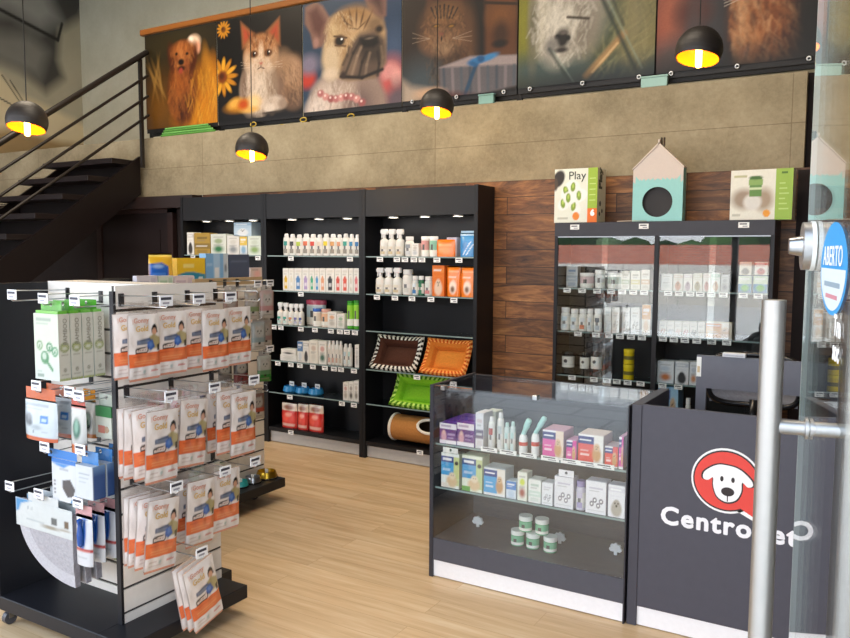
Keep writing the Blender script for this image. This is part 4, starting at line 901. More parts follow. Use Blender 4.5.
for z in CZ:
    for a, b in ((.022, mx_-.014), (mx_+.014, WC-.022)):
        obj('glass_shelf', MB('shelfglass').box(a+.001, .03, z-.009, b-.001, DC-.02, z-.001).box(a+.002, .028, z-.0095, b-.002, .0305, z-.0005, '#7f9494', 'gloss'), gc)
for a, b in ((.022, mx_-.014), (mx_+.014, WC-.022)):
    c = (a+b)/2
    obj('sliding_pane', MB('cabglass').box(a+.004, .004, .11, c+.02, .009, CT-.095), gc); obj('sliding_pane', MB('cabglass').box(c-.02, .013, .11, b-.004, .018, CT-.095), gc)
    obj('pane_track', MB('metal', '#8b8f94').box(a, .002, .1, b, .02, .108).box(a, .002, CT-.097, b, .02, CT-.09), gc)
for px, py, big in ((551.5+5, 231, 0), (575, 229, 1), (644, 226, 1), (744, 223, 1)):
    if big: q = at(px, py, y=CF); price_tag(gc, q[0]-CX0, -.0045, CT-.03, .06, .032)
for px, z in [(p, CZ[0]) for p in (567, 582, 597, 611, 622, 633, 644, 668, 679, 690, 700, 711, 723, 743, 758)]+[(p, CZ[1]) for p in (578, 596, 609, 620, 631, 642, 663, 674, 685, 697, 712, 727)]+[(p, CZ[2]) for p in (573, 595, 608, 618, 629, 642, 664, 680)]:
    q = at(px, 300 if z == CZ[0] else 335, y=CF+.028); price_tag(gc, q[0]-CX0, .0275, z-.017, .05, .03)
CY = CF+.045
def lb(s): return s
row(CY, CZ[0], 287, [
 ('box', 566, 577.5, 266, 'white medicine box with blue corner and red stripe in the cabinet', dict(style='stripe', c=('#e6ecf0', '#c9d6e2', '#4f8ac4'), d=.06, dy=.1)),
 ('tub', 577, 592, 273, 'low white jar with rose label, left end of cabinet upper shelf', dict(lab='#d9c0c4')),
 ('tub', 593, 603.5, 270, 'white jar with pale lid second on cabinet upper shelf', dict(lab='#d6d8da')),
 ('tub', 604.7, 620.5, 273, 'low white jar with grey green label on cabinet upper shelf', dict(lab='#b9c8be')),
 ('box', 621, 629.6, 271, 'white box with sage stripe on cabinet upper shelf', dict(style='stripe', c=('#f0ede4', '#c3ccb4', '#b8b4a4'))),
 ('box', 630.5, 640, 271, 'white box with yellow stripe on cabinet upper shelf', dict(style='stripe', c=('#f3efe2', '#e3d8a0', '#bab6a4'))),
 ('box', 640.8, 649.8, 270, 'white box with peach stripe on cabinet upper shelf', dict(style='stripe', c=('#f3ece2', '#e6c7a8', '#c0b2a4'))),
 ('box', 661, 672.3, 274, 'plain grey white box left end of right cabinet bay upper shelf', dict(style='spots', c=('#e9ebea', '#d9dcdc', '#d4d8d8'))),
 ('box', 673, 682.6, 274, 'white box with terracotta picture on right cabinet bay upper shelf', dict(style='pet', c=('#f1ece4', '#e3d2c2', '#c98a68'))),
 ('box', 683.3, 692, 274, 'white box with mauve picture on right cabinet bay upper shelf', dict(style='pet', c=('#f1ece8', '#ddd2d6', '#b49aa8'))),
 ('box', 692.7, 702, 273.5, 'white box with olive picture on right cabinet bay upper shelf', dict(style='pet', c=('#f0ede2', '#dcd8c4', '#a89a6c'))),
 ('box', 702.7, 710.4, 273.5, 'white box with pink picture on right cabinet bay upper shelf', dict(style='pet', c=('#f2ebe6', '#e6d0cc', '#c98e86'))),
 ('box', 711, 719.8, 273, 'white box with mint band and tan dog on upper shelf', dict(style='pet', c=('#eaf0ea', '#a9cdbc', '#c48a58'))),
 ('box', 720.6, 729, 275, 'light grey box right of the pictured boxes on upper shelf', dict(style='spots', c=('#b9bcc0', '#9a9ea4', '#8a8e94'))),
 ('box', 738, 751.5, 276, 'green and blue carton, bottom left of four stacked in cabinet', dict(style='band', c=('#3f86b8', '#dcead6', '#62c02c'), d=.1)),
 ('box', 753, 767.6, 276, 'green and blue carton, bottom right of four stacked in cabinet', dict(style='band', c=('#4a8fbe', '#d6e8d0', '#62c02c'), d=.1)),
], 'medicine boxes on the cabinet upper shelf')
x, w, h = span(738, 751.5, CZ[0], 276, CY, 288); x2, w2, h2 = span(753, 767.6, CZ[0], 276, CY, 288)
carton('product_box', 'cream and red carton, top left of four stacked in cabinet', w*.9, .075, .1, 'pet', ('#eee6d6', '#d9cdb8', '#5a4a3a'), (x, CY, CZ[0]+h+.006))
carton('product_box', 'cream and red carton, top right of four stacked in cabinet', w2*.9, .075, .1, 'pet', ('#eee2d8', '#d46a62', '#c8564e'), (x2, CY, CZ[0]+h2+.006))
row(CY, CZ[1], 328, [
 ('bot', 558.8, 568.2, 307.5, 'first white pill bottle from left on cabinet middle shelf', dict(name='pill_bottle', kind='screw', lab=('#cfe0ea', '#dfe8ee'))),
 ('bot', 568.6, 577, 309, 'second white pill bottle from left on cabinet middle shelf', dict(name='pill_bottle', kind='screw', lab=('#cfdfe8', '#e3e8ee'))),
 ('bot', 577.3, 585.3, 309, 'white pill bottle with orange red spot on cabinet middle shelf', dict(name='pill_bottle', kind='screw', lab=('#dfe4ea', '#d9805c'))),
 ('bot', 585.5, 592, 309, 'slim white pill bottle fourth on cabinet middle shelf', dict(name='pill_bottle', kind='screw', lab=('#dde4ea', '#d4dae0'))),
 ('bot', 592.3, 600.3, 309, 'white pill bottle with charcoal label on cabinet middle shelf', dict(name='pill_bottle', kind='screw', lab=('#5d6670', '#b8c0c8'))),
 ('box', 604, 611, 307.5, 'tall white box with pale blue edge on cabinet middle shelf', dict(style='dogs', c=('#f1f4f5', '#a9c0d0', '#c0ccd4'))),
 ('box', 611.5, 619.3, 308, 'tall white box with beige paws on cabinet middle shelf', dict(style='dogs', c=('#f2f0ea', '#cbbfa8', '#b8a890'))),
 ('box', 622, 629.5, 308, 'tall white box with grey paws on cabinet middle shelf', dict(style='dogs', c=('#f1f0ec', '#b4b4ac', '#a8a8a0'))),
 ('box', 630.5, 639.2, 308, 'tall white box with dark figure on cabinet middle shelf', dict(style='dogs', c=('#f3f1ec', '#b8aa98', '#7a7468'))),
 ('box', 641.6, 650.4, 305, 'tall box with orange top on cabinet middle shelf', dict(style='band', c=('#f1e7d6', '#dfa45a', '#e0bc90'))),
]+[('box', 659+7.7*k, 666.4+7.7*k, 321+.2*k, f'small white box with {w_} picture in the low row of right cabinet bay', dict(style='dogs', c=('#f0ebe3', '#d9cfc2', c), d=.07)) for k, (c, w_) in enumerate((('#c98a66', 'tan'), ('#8e959c', 'grey'), ('#d9a08c', 'salmon'), ('#c0483c', 'red'), ('#3f3a38', 'black'), ('#a8946c', 'khaki')))]+
 [('box', 705.5, 732.5, 322.5, 'long orange and cream box on cabinet middle shelf', dict(style='advert', c=('#f0e0c4', '#e28a2a', '#e7a24c', '#f0e6d6'), d=.08))], 'medicine boxes on the cabinet middle shelf')
# black-and-white jars and yellow tins
for k, (a, b, yt, w_) in enumerate(((559.5, 572, 351.5, 'leftmost'), (578, 587.5, 352.5, 'middle'), (588.5, 600.3, 351.5, 'rightmost'))):
    x, w, h = span(a, b, CZ[2], yt, CY, 374)
    t = thing('supplement_jar', f'white jar with black lid and black foot in the cabinet, {w_} of three', 'jar', (x, CY+w/2, CZ[2]), group='black lidded jars on the cabinet lower shelf'); r = w/2*.97
    obj('jar_body', MB('gloss', '#1d1d20').lathe([(0, 0), (r*.94, 0), (r, .006), (r, h*.30)], n=20).lathe([(r, h*.30), (r, h*.78)], '#eceae4', 20), t)
    obj('paw_mark', MB('matte', '#26262a').cyl((-.1*r, -r*1.0, h*.58), (-.1*r, -r*1.03, h*.58), r*.3), t)
    obj('lid', MB('gloss', '#18181b').lathe([(r*.98, h*.78), (r*1.02, h*.79), (r*1.02, h*.98), (r*.95, h), (0, h)], n=20), t)
x, w, h = span(621.8, 632.3, CZ[2], 349.5, CY, 374)
for k, w_ in enumerate(('lower', 'upper')):
    t = thing('yellow_tin', f'yellow tin with dark lettering band, {w_} of two stacked in the cabinet', 'tin', (x, CY+w/2, CZ[2]+k*(h/2+.002)), group='yellow tins in the cabinet'); r = w/2; hh = h/2-.002
    obj('tin_body', MB('gloss', '#e3c81e').lathe([(0, 0), (r, 0), (r, hh*.8)], n=20), t); obj('tin_label', MB('matte', '#6f661c').lathe([(r*1.01, hh*.3), (r*1.01, hh*.55)], n=20), t)
    obj('lid', MB('gloss', '#f0d832').lathe([(r*1.03, hh*.8), (r*1.03, hh*.98), (r*.9, hh), (0, hh)], n=20), t)
row(CY, CZ[2], 379, [
 ('box', 656.8, 673.8, 361.5, 'white box with orange animal square, right cabinet bay lower shelf', dict(style='spots', c=('#e9edf2', '#c8d4e2', '#d0783c'), d=.12)),
 ('box', 674.6, 688.6, 362, 'white box with black dog, right cabinet bay lower shelf', dict(style='pet', c=('#eceef2', '#c9cfdc', '#2c2a2c'), d=.12)),
 ('box', 689.2, 697.5, 362.5, 'white box with orange blotch half hidden by the grey divider', dict(style='spots', c=('#eceef2', '#c9cfdc', '#d08a5a'), d=.12))], 'boxes on the cabinet lower shelf')
row(CY, CZ[3], 413, [('box', 657.2, 678, 382.5, 'big sky blue box with navy band low in the cabinet', dict(style='advert', c=('#8fc3e6', '#243f8e', '#6fb0de', '#a8d2ec'), d=.15, h=.245))], None)
row(CY, CZ[3], 413, [('bot', 684.4, 690, 398.5, 'small white bottle low in the cabinet beside the blue box', dict(kind='screw', lab=('#e8e8e8', '#d8d8d8')))], None)

# ---- boxes standing on the cabinet
TZ = CT+.0005; TY = CF+.03
def playtext(s, size, col): return text_mb(s, size, 'matte', col, .004)
a = at(554, 224, y=TY)[0]; b = at(587, 224, y=TY)[0]; c = at(596.6, 224, y=TY)[0]; zt = at(575, 168.5, y=TY)[2]; hB = zt-TZ; w1 = b-a; w2 = c-a
p = Pic(44, 54, '#e4e6d8')
p.ell(.12, .82, .2, .14, '#2a241e', .12, 30); p.ell(.02, .72, .08, .12, '#4a3a2c', .2)
for (u, v, r_) in ((.38, .60, 40), (.60, .66, -20), (.3, .36, 20), (.62, .3, -35), (.78, .5, 10), (.46, .46, 0)):
    p.ell(u, v, .2, .12, '#f0f0ea', .1, r_); p.ell(u-.04, v, .07, .09, '#7d9c2e', .1, r_); p.ell(u-.04, v+.02, .03, .04, '#b4cc5c', .2)
p.ell(.66, .12, .1, .075, '#e8862a', .06); p.rect(.1, .07, .42, .10, '#9a9a8c', .6)
t = thing('toy_box', 'white and lime toy box lettered Play standing at left end of the cabinet top', 'box', (a, TY, TZ))
m = MB('matte', '#ded9c6').box(0, .002, 0, w2, .17, hB); m.panel((0, 0, 0), (w1, 0, 0), (0, 0, hB), p.C)
m.box(w1, 0, 0, w2, .003, hB, '#9cba3a'); m.box(w1, -.0006, 0, w2, .0, hB*.26, '#e5701e'); m.box(0, 0, -.0, w2, .002, .001)
obj('carton', m, t)
tx = text_mb('Play', .075, 'matte', '#3a3f30', .0); obj('lettering', tx, t, Matrix.Translation((w1*.44, -.001, hB*.80)))
o = obj('lettering', playtext('Play', .085, '#3a3f30'), t); o.matrix_local = Matrix.Translation((w2+.0012, .045, hB*.62)) @ Matrix.Rotation(R(90), 4, 'Z')@ Matrix.Rotation(R(-90), 4, 'Y')@Matrix.Translation((0, 0, -.04))
obj('lettering', playtext('6', .05, '#ffffff'), t, Matrix.Translation((w1+(w2-w1)*.3, -.0016, hB*.13)))
m = MB('matte', '#c6dc7a')
for k in range(5): m.box(w1+.012, -.0008, hB*(.4+.1*k), w2-.012, 0, hB*(.4+.1*k)+.006)
m.sphere((w2+.0005, .06, hB*.35), .018, '#3a342c', sc=(.05, 1, 1)).sphere((w2+.0005, .1, hB*.22), .014, '#3a342c', sc=(.05, 1, 1)).sphere((w2+.0005, .05, hB*.16), .014, '#3a342c', sc=(.05, 1, 1))
obj('printed_marks', m, t)
# cardboard pet house
a = at(632, 221, y=TY)[0]; b = at(682, 219.5, y=TY)[0]; w = b-a; zs = at(657, 168.5, y=TY)[2]-TZ; za = at(656, 144.5, y=TY)[2]-TZ; zc = at(655.6, 202, y=TY)[2]-TZ; rh = .093; zt = zs*.80
t = thing('cardboard_pet_house', 'turquoise and pinkish white house-shaped box with round hole on the cabinet', 'pet house', (a, TY, TZ))
def house_front(y):
    m = MB('matte'); K = 36; cx = w/2
    def edge(an):   # point of the outline in direction an from the hole centre
        dx, dz = math.cos(an), math.sin(an); best = 9
        for (x0, z0), (x1, z1) in (((0, 0), (w, 0)), ((w, 0), (w, zs)), ((w, zs), (w/2, za)), ((w/2, za), (0, zs)), ((0, zs), (0, 0))):
            ex, ez = x1-x0, z1-z0; det = dx*(-ez)+ex*dz
            if abs(det) < 1e-9: continue
            rx, rz_ = x0-cx, z0-zc; tt = (rx*(-ez)+ex*rz_)/det; ss = (dx*rz_-dz*rx)/det
            if tt > 0 and -1e-6 <= ss <= 1+1e-6: best = min(best, tt)
        return cx+dx*best, zc+dz*best
    an = sorted([2*PI*k/K for k in range(K)]+[math.atan2(z-zc, x-cx) % (2*PI) for x, z in ((0, 0), (w, 0), (w, zs), (w/2, za), (0, zs))]); 
    tq, pk = '#93cdca', '#cfc2b9'
    for i, t0 in enumerate(an):
        t1 = an[(i+1) % len(an)]
        q0, q1 = edge(t0), edge(t1); p0, p1 = (cx+rh*math.cos(t0), zc+rh*math.sin(t0)), (cx+rh*math.cos(t1), zc+rh*math.sin(t1))
        # split each sliver at the colour line
        S = 40; cut = None
        for s_ in range(S):
            f0, f1 = s_/S, (s_+1)/S; L = lambda A, B, f: (A[0]+(B[0]-A[0])*f, A[1]+(B[1]-A[1])*f)
            qa, qb, qc, qd = L(p0, q0, f0), L(p1, q1, f0), L(p1, q1, f1), L(p0, q0, f1); zm = (qa[1]+qb[1]+qc[1]+qd[1])/4
            m.add([(qa[0], y, qa[1]), (qd[0], y, qd[1]), (qc[0], y, qc[1]), (qb[0], y, qb[1])], [(0, 1, 2, 3)], tq if zm < zt else pk)
    m.lathe([(rh, 0), (rh*1.0, .004)], '#c9b9a8', 30); 
    return m
f = house_front(0); obj('front_wall', f, t)
Dh = .08
m = MB('matte', '#cfc0b2'); m.add([(0, 0, 0), (0, Dh, 0), (0, Dh, zs), (0, 0, zs), (w, 0, 0), (w, Dh, 0), (w, Dh, zs), (w, 0, zs)], [(0, 1, 2, 3), (7, 6, 5, 4), (0, 4, 5, 1), (1, 5, 6, 2)], '#7fb8b4'); obj('side_wall', m, t); obj('inside_shade_sheet', MB('matte', '#1c1512').add([(.004, .03, .004), (w-.004, .03, .004), (w-.004, .03, zs), (.004, .03, zs)], [(0, 1, 2, 3)]), t)  # dark sheet behind the hole stands in for the shade inside
m = MB('matte', '#d9cabd')
m.prism([(-.004, zs-.002), (w/2, za), (w+.004, zs-.002), (w+.004, zs+.006), (w/2, za+.012), (-.004, zs+.006)], -.006, Dh+.004); m.box(w/2-.003, -.006, za, w/2+.006, Dh*.6, za+.03)
obj('roof', m, t)
for x in (w/2+.006, w/2+.022): obj('closing_tab', MB('matte', '#4a3a2c').box(x, .02, za-.006, x+.005, .05, za+.045), t)
# green-banded box
a = at(728.6, 219, y=TY)[0]; b = at(774, 219, y=TY)[0]; c = at(791.5, 219, y=TY)[0]; hB = at(750, 169.5, y=TY)[2]-TZ
p = Pic(48, 44, '#e3e2d6'); p.ell(.3, .42, .26, .2, '#9c8a78', .35); p.ell(.75, .40, .2, .22, '#a8947e', .4); p.ell(.5, .36, .2, .16, '#d8d6d0', .2); p.rect(.42, .46, .70, .82, '#5f8a44'); p.rect(.40, .70, .72, .80, '#86a85c'); p.rect(.42, .60, .70, .64, '#c9dab0'); p.ell(.56, .84, .15, .04, '#3f6a2c', .2)
p.rect(.08, .86, .36, .90, '#a0a05c', .7); p.ell(.82, .13, .08, .075, '#e59a2c', .06); p.rect(.06, .08, .24, .12, '#8a8a7c', .5); p.noise(.05)
t = thing('toy_box', 'white and green banded box with a hand photo at right end of the cabinet top', 'box', (a, TY+.03, TZ), R(-3))
m = MB('matte', '#cfcfc0').box(0, .002, 0, c-a, .11, hB); m.panel((0, 0, 0), (b-a, 0, 0), (0, 0, hB), p.C); m.box(b-a, 0, 0, c-a, .003, hB, '#97b94a')
obj('carton', m, t); m = MB('matte', '#b8d27a')
for k in range(6): m.box(b-a+.02, -.0006, hB*(.2+.1*k), c-a-.02-.01*(k % 3), 0, hB*(.2+.1*k)+.008)
m.box(b-a+.03, -.0008, hB*.9, c-a-.03, 0, hB*.94, '#54792a'); obj('printed_marks', m, t)
# ================================================================== GLASS DISPLAY CASE
DX0, DX1, DY0, DY1, DT = -1.9, -.921, 3.258, 3.71, .957; DZ = [.672, .455, .20]
dc = thing('display_case', 'dark glass display case full of veterinary boxes beside the counter', 'display case', (DX0, DY0, 0)); WD = DX1-DX0; DD = DY1-DY0
obj('side_panel', MB('board', '#38383f').box(0, 0, .0, .02, DD, DT), dc); obj('side_panel', MB('board', '#38383f').box(WD-.008, 0, .0, WD-.002, DD, DT), dc)
obj('back_panel', MB('board', '#4c4e56').box(.02, DD-.016, .085, WD-.008, DD, DT-.012), dc)  # back and base boards lightened to stand in for haze on the glass
obj('front_board', MB('board', '#53545d').box(.02, .004, .088, WD-.008, .02, .198), dc)
obj('kick_plate', MB('matte', '#f4f4f6').box(.02, .012, .004, WD-.008, .026, .086), dc)
obj('base_board', MB('board', '#5a5c64').box(.02, .02, .18, WD-.008, DD-.016, .199), dc)
obj('top_frame', MB('board', '#35363c').box(0, DD-.03, DT-.012, WD, DD, DT).box(0, 0, DT, .02, DD, DT+.003), dc)
obj('glass_top', MB('glass').box(.0205, 0, DT-.008, WD-.0085, DD-.031, DT), dc)
obj('front_pane', MB('glass').box(.0205, .001, .2, WD-.0085, .007, DT-.009), dc)
for z in DZ[:2]:
    obj('glass_shelf', MB('shelfglass').box(.021, .022, z-.009, WD-.009, DD-.02, z-.001).box(.022, .02, z-.0095, WD-.0095, .0225, z-.0005, '#8fa4a4', 'gloss'), dc)
for px, py in ((443, 388), (535, 395)):
    q = at(px, py, y=DY0); obj('glass_clip', MB('metal', '#aab0b4').box(q[0]-DX0-.012, -.004, DT-.018, q[0]-DX0+.012, .03, DT+.003, bev=.002), dc)
for px in (478, 560, 616):
    q = at(px, 514 if px < 500 else 528 if px < 600 else 536, y=DY0+.25)
    m = MB('frost', '#d6dade')
    pts = [(0, 0)]+[((.028+.003*math.cos(8*a))*math.cos(a), .01+(.028+.003*math.cos(8*a))*math.sin(a)) for a in [R(-25+230*k/22) for k in range(23)]]
    m.prism(pts, -.006, .006); m.box(-.007, -.005, -.016, .007, .005, .004)
    o = obj('frosted_shell', m, dc); o.location = (q[0]-DX0, .25, DZ[2]+.017)  # small frosted shell shapes standing above the case base
def taglist(pxs, z, yy):
    for px in pxs:
        q = at(px, yy, y=DY0+.02); price_tag(dc, q[0]-DX0, .0195, z-.006+.010, .085, .022)
taglist((489, 508, 528, 550, 570, 588, 605), DZ[0], 460)
PY = DY0+.03
NAVY = '#26307a'
for k, (a, b, w_) in enumerate(((439.5, 456.5, 'left'), (457, 474, 'right'))):
    x, w, h = span(a, b, DZ[0], 423.5, PY, 443)
    p = Pic(20, 20, '#6d3f86'); p.rect(0, .74, 1, 1, '#efe9f0'); p.rect(.1, .82, .7, .9, '#8a6a9c', .6); p.ell(.25, .36, .16, .26, '#d9a2ae', .25); p.ell(.25, .55, .09, .1, '#e8c2b4', .25); p.rect(.5, .44, .9, .52, '#cdb2d4', .7); p.rect(.5, .3, .8, .35, '#b898c4', .7); p.rect(0, 0, 1, .16, '#efe6ee')
    t = thing('vet_box', f'deep purple and white box, {w_} of two at left end of the upper case shelf', 'box', (x, PY, DZ[0]), group='purple boxes in the display case')
    m = MB('matte', '#6a3fae').box(-w/2, .001, 0, w/2, .27, h); m.panel((-w/2, 0, 0), (w, 0, 0), (0, 0, h), p.C); obj('carton', m, t)
    obj('shrink_band', MB('film', '#7a52c0').box(-w/2-.001, .05, -.0003+.001, w/2+.001, .2, h+.001), t)
row(PY, DZ[0], 447, [
 ('box', 475.3, 483.2, 413, 'narrow white and grey violet box beside the purple boxes', dict(style='stripe', c=('#eceaf0', '#77708c', '#d9c4c8'), d=.1)),
 ('box', 484.5, 495.5, 411.5, 'tall pale cream box behind the dropper bottles', dict(style='spots', c=('#dfe3d4', '#a8b48a', '#c4c8b4'), dy=.115, d=.08)),
 ('bot', 486.5, 493.2, 417, 'first slim white bottle with red label ring in the case', dict(lab=('#b83a34', '#e6e6e6'))),
 ('bot', 495.4, 502, 413, 'second slim white bottle, tallest of the row in the case', dict(lab=('#c9d2d4', '#e6e6e6'))),
 ('bot', 502.6, 508.2, 423, 'third slim pale teal bottle in the case', dict(lab=('#bfe0dc', '#dff0ee'), body='#dcecea', cap='#c8e6e2')),
 ('bot', 508.6, 514, 422, 'fourth slim pale teal bottle in the case', dict(lab=('#bfe0dc', '#dff0ee'), body='#dcecea', cap='#c8e6e2')),
], 'slim bottles on the upper case shelf')
def dropper(a, b, yt, label, lean):
    x, w, h = span(a, b, DZ[0], yt, PY, 452); r = w/2*.96
    t = thing('dropper_bottle', label, 'bottle', (x, PY+r+.002, DZ[0]), group='dropper bottles with teal tubes')
    obj('bottle_body', MB('gloss', '#eeeeec').lathe([(0, 0), (r*.95, 0), (r, .004), (r, h*.5), (r*.8, h*.6), (r*.5, h*.64)], n=18), t)
    obj('red_label', MB('matte', '#c8423a').lathe([(r*1.015, h*.28), (r*1.015, h*.40)], n=18), t)
    mt = Matrix.Translation((0, 0, h*.64)) @ Matrix.Rotation(R(lean), 4, 'Y')
    L_ = h*.55
    obj('measuring_tube', MB('frost', '#a9d8d4').lathe([(r*.52, -.002), (r*.56, L_*.3), (r*.72, L_*.5), (r*.72, L_*.92), (r*.5, L_), (0, L_)], n=16), t, mt)
dropper(517, 525.5, 424, 'dropper bottle with red label and upright teal tube, left of two', 22)
dropper(529.5, 537.5, 421, 'dropper bottle with red label and leaning teal tube, right of two', 30)
row(PY, DZ[0], 458, [
 ('box', 542, 563.5, 430.5, 'magenta box with navy title and child photo in the case', dict(name='vet_box', style='advert', c=('#f2eef2', NAVY, '#d8469c', '#e6d2c0'), side='#c9a2bc', d=.13, res=2)),
 ('box', 566, 576.4, 440.5, 'small magenta box with navy title in the case', dict(name='vet_box', style='advert', c=('#f2eef2', NAVY, '#d8469c', '#d8469c'), side='#b98ab0', d=.1)),
 ('box', 577.5, 603.5, 435, 'red box with navy title and dog panels in the case', dict(name='vet_box', style='advert', c=('#f2eeee', NAVY, '#df4a40', '#eae6e0'), side='#d9cccc', d=.13, res=2)),
 ('box', 604.5, 618, 446.5, 'small red box with navy title in the case', dict(name='vet_box', style='advert', c=('#f2eeee', NAVY, '#dd5148', '#dd5148'), side='#a89aa8', d=.1)),
 ('box', 618.6, 623.2, 437, 'tall magenta box cut off by the case right post', dict(name='vet_box', style='advert', c=('#f2eef2', NAVY, '#cf3f9a', '#cf3f9a'), side='#b98ab0', d=.12)),
], 'boxed treatments on the upper case shelf')
x, w, h = span(441, 459, DZ[1], 453.5, PY, 488)
t = thing('vet_box', 'tall blue box with white hang tab at left end of the lower case shelf', 'box', (x, PY, DZ[1]), group='boxed treatments on the lower case shelf')
C_ = ('#f0f4f0', '#26408e', '#45a4dc', '#cdd99a', '#efe6da')
obj('carton', carton_mb(w, h, .06, 'tall', C_, '#d4dccc', res=2), t); m = MB('matte', '#f2f2ee').holed(-w*.42, 0, w*.42, .026, 0, .014, .007, y=.002); m.holed(-w*.42, 0, w*.42, .026, 0, .014, .007, y=.004); obj('hang_tab', m, t, Matrix.Translation((0, 0, h+.002)))
row(PY, DZ[1], 492, [
 ('box', 461.5, 482.3, 456, 'tall blue and lime green box with dogs on the lower case shelf', dict(name='vet_box', style='tall', c=('#e9efdf', '#33508c', '#4aa0d6', '#c5d49a', '#6fae52'), side='#ccd8b8', d=.08, res=2)),
 ('box', 483.3, 505.3, 468.5, 'low blue and white box with puppy on the lower case shelf', dict(name='vet_box', style='advert', c=('#eef1f2', '#2c4a92', '#4fa8e0', '#ece6dc'), side='#cfd6dc', d=.1, res=2)),
 ('box', 506, 516.2, 481.5, 'small blue and white box on the lower case shelf', dict(name='vet_box', style='band', c=('#dce8f4', '#4a86cc', '#c4d6ea'), d=.06)),
 ('box', 517.2, 527, 472.5, 'narrow white box with lime block on the lower case shelf', dict(name='vet_box', style='spots', c=('#eef0e4', '#d6e04a', '#a85a4c'), d=.06)),
 ('box', 528.2, 541, 480, 'white box with pale mint band on the lower case shelf', dict(name='vet_box', style='stripe', c=('#f0f2ee', '#d6e6dc', '#b8ccc0'), d=.07)),
 ('box', 541.6, 552.8, 483, 'small white box with grey paws on the lower case shelf', dict(name='vet_box', style='dogs', c=('#eef0f4', '#b8b8c8', '#8c8c98'), d=.07)),
], 'boxed treatments on the lower case shelf')
x, w, h = span(554, 573, DZ[1], 477, PY, 509)
t = thing('vet_box', 'tall white box with hang tab and grey animals on the lower case shelf', 'box', (x, PY, DZ[1]), group='boxed treatments on the lower case shelf')
obj('carton', carton_mb(w, h, .06, 'dogs', ('#eeedf2', '#b8b0c8', '#77727e'), '#dcdae4', res=2), t); m = MB('matte', '#f0eff4').holed(-w*.3, 0, w*.5, .03, w*.1, .017, .007, y=.002).holed(-w*.3, 0, w*.5, .03, w*.1, .017, .007, y=.004); obj('hang_tab', m, t, Matrix.Translation((0, 0, h+.002)))
row(PY, DZ[1], 513, [
 ('bot', 573.8, 583.4, 481.5, 'lavender capped white bottle between white boxes in the case', dict(kind='screw', body='#e4e0f0', cap='#a59ac8', lab=('#d9d2ea', '#b8aed8'))),
 ('box', 585, 606, 481.5, 'white box with dog family drawing on the lower case shelf', dict(name='vet_box', style='dogs', c=('#f1f0f5', '#b4aec4', '#5a5662'), side='#dcdae4', d=.07, res=2)),
 ('box', 607.5, 625.0, 485.5, 'white box with beige dog drawing beside the case post', dict(name='vet_box', style='pet', c=('#f0eff3', '#e4e2ea', '#b4aca0'), side='#dcdae4', d=.07, res=2)),
], 'boxed treatments on the lower case shelf')
gj = [(508, 521, 531, 549, .10, 'front left of the pyramid'), (522.3, 536.5, 534.5, 552, .10, 'front middle of the pyramid'), (538.5, 553, 537, 556, .10, 'front right of the pyramid')]
xs = []
jd = .066; jh = .074
for k in range(3):
    q = at((513.5, 529.3, 546.5)[k], (547, 550, 554)[k], z=DZ[2]+.002); xs.append(q[0])
    tub('cream_jar', f'green jar with white lid, {gj[k][5]} in the case', jd, jh, (q[0], DY0+.135, DZ[2]+.0005), body='#6fb58e', lab='#7fc09a', lid='#eef2ee', lidh=.3, group='green jars in the display case')
for k in range(2):
    tub('cream_jar', f'green jar with white lid, {("left", "right")[k]} of the upper two in the case', jd, jh, ((xs[k]+xs[k+1])/2, DY0+.137, DZ[2]+.0025+jh), body='#6fb58e', lab='#7fc09a', lid='#eef2ee', lidh=.3, group='green jars in the display case')

# ================================================================== RECEPTION COUNTER
KX0, KX1, KY0, KY1, KT = -.915, .30, 3.275, 3.74, .965
ct = thing('reception_counter', 'graphite reception counter with a white dog logo and shop name', 'counter', (KX0, KY0, 0)); WK = KX1-KX0
obj('side_panel', MB('board', '#494952').box(0, -.005, 0, .042, KY1-KY0, KT, bev=.002), ct); obj('side_panel', MB('board', '#494952').box(WK-.04, -.005, 0, WK, KY1-KY0, KT, bev=.002), ct)
obj('front_panel', MB('board', '#4e4e58').box(.042, 0, .088, WK-.04, .02, KT), ct)
obj('kick_plate', MB('matte', '#f4f4f6').box(.042, .006, .004, WK-.04, .02, .086), ct)
obj('desk_top', MB('board', '#2b2b30').box(.042, .02, .715, WK-.04, KY1-KY0+.45, .74), ct)
obj('desk_leg', MB('paint', '#2b2b30').box(.05, KY1-KY0+.39, 0, .09, KY1-KY0+.43, .715), ct); obj('desk_leg', MB('paint', '#2b2b30').box(WK-.09, KY1-KY0+.39, 0, WK-.05, KY1-KY0+.43, .715), ct)
def cp(px, py):
    q = at(px, py, y=KY0); return (q[0]-KX0, q[2])
lc = cp(727, 481); 
def disc(cx, cz, rx, rz, y0, y1, col, n=40, tail=None):
    m = MB('matte', col); pts = [(cx+rx*math.cos(2*PI*k/n), cz+rz*math.sin(2*PI*k/n)) for k in range(n)]
    m.prism(pts, y0, y1); return m
lr = (cp(762, 480)[0]-cp(692, 478)[0])/2; cx = (cp(692, 478)[0]+lr); cz = cp(727, 481)[1]; lh = (cp(724, 449)[1]-cp(724, 512)[1])/2
lg = obj('logo_emblem', (lambda m: m.prism([(cx+lr*.28, cz-lh*.88), (cx+lr*.98, cz-lh*1.22), (cx+lr*1.02, cz-lh*.2)], -.0022, -.0004))(disc(cx, cz, lr*1.02, lh*1.03, -.0022, -.0004, '#f4f4f4')), ct)
obj('dark_outline', disc(cx, cz, lr*.965, lh*.965, -.0028, -.0022, '#2c2426'), lg)
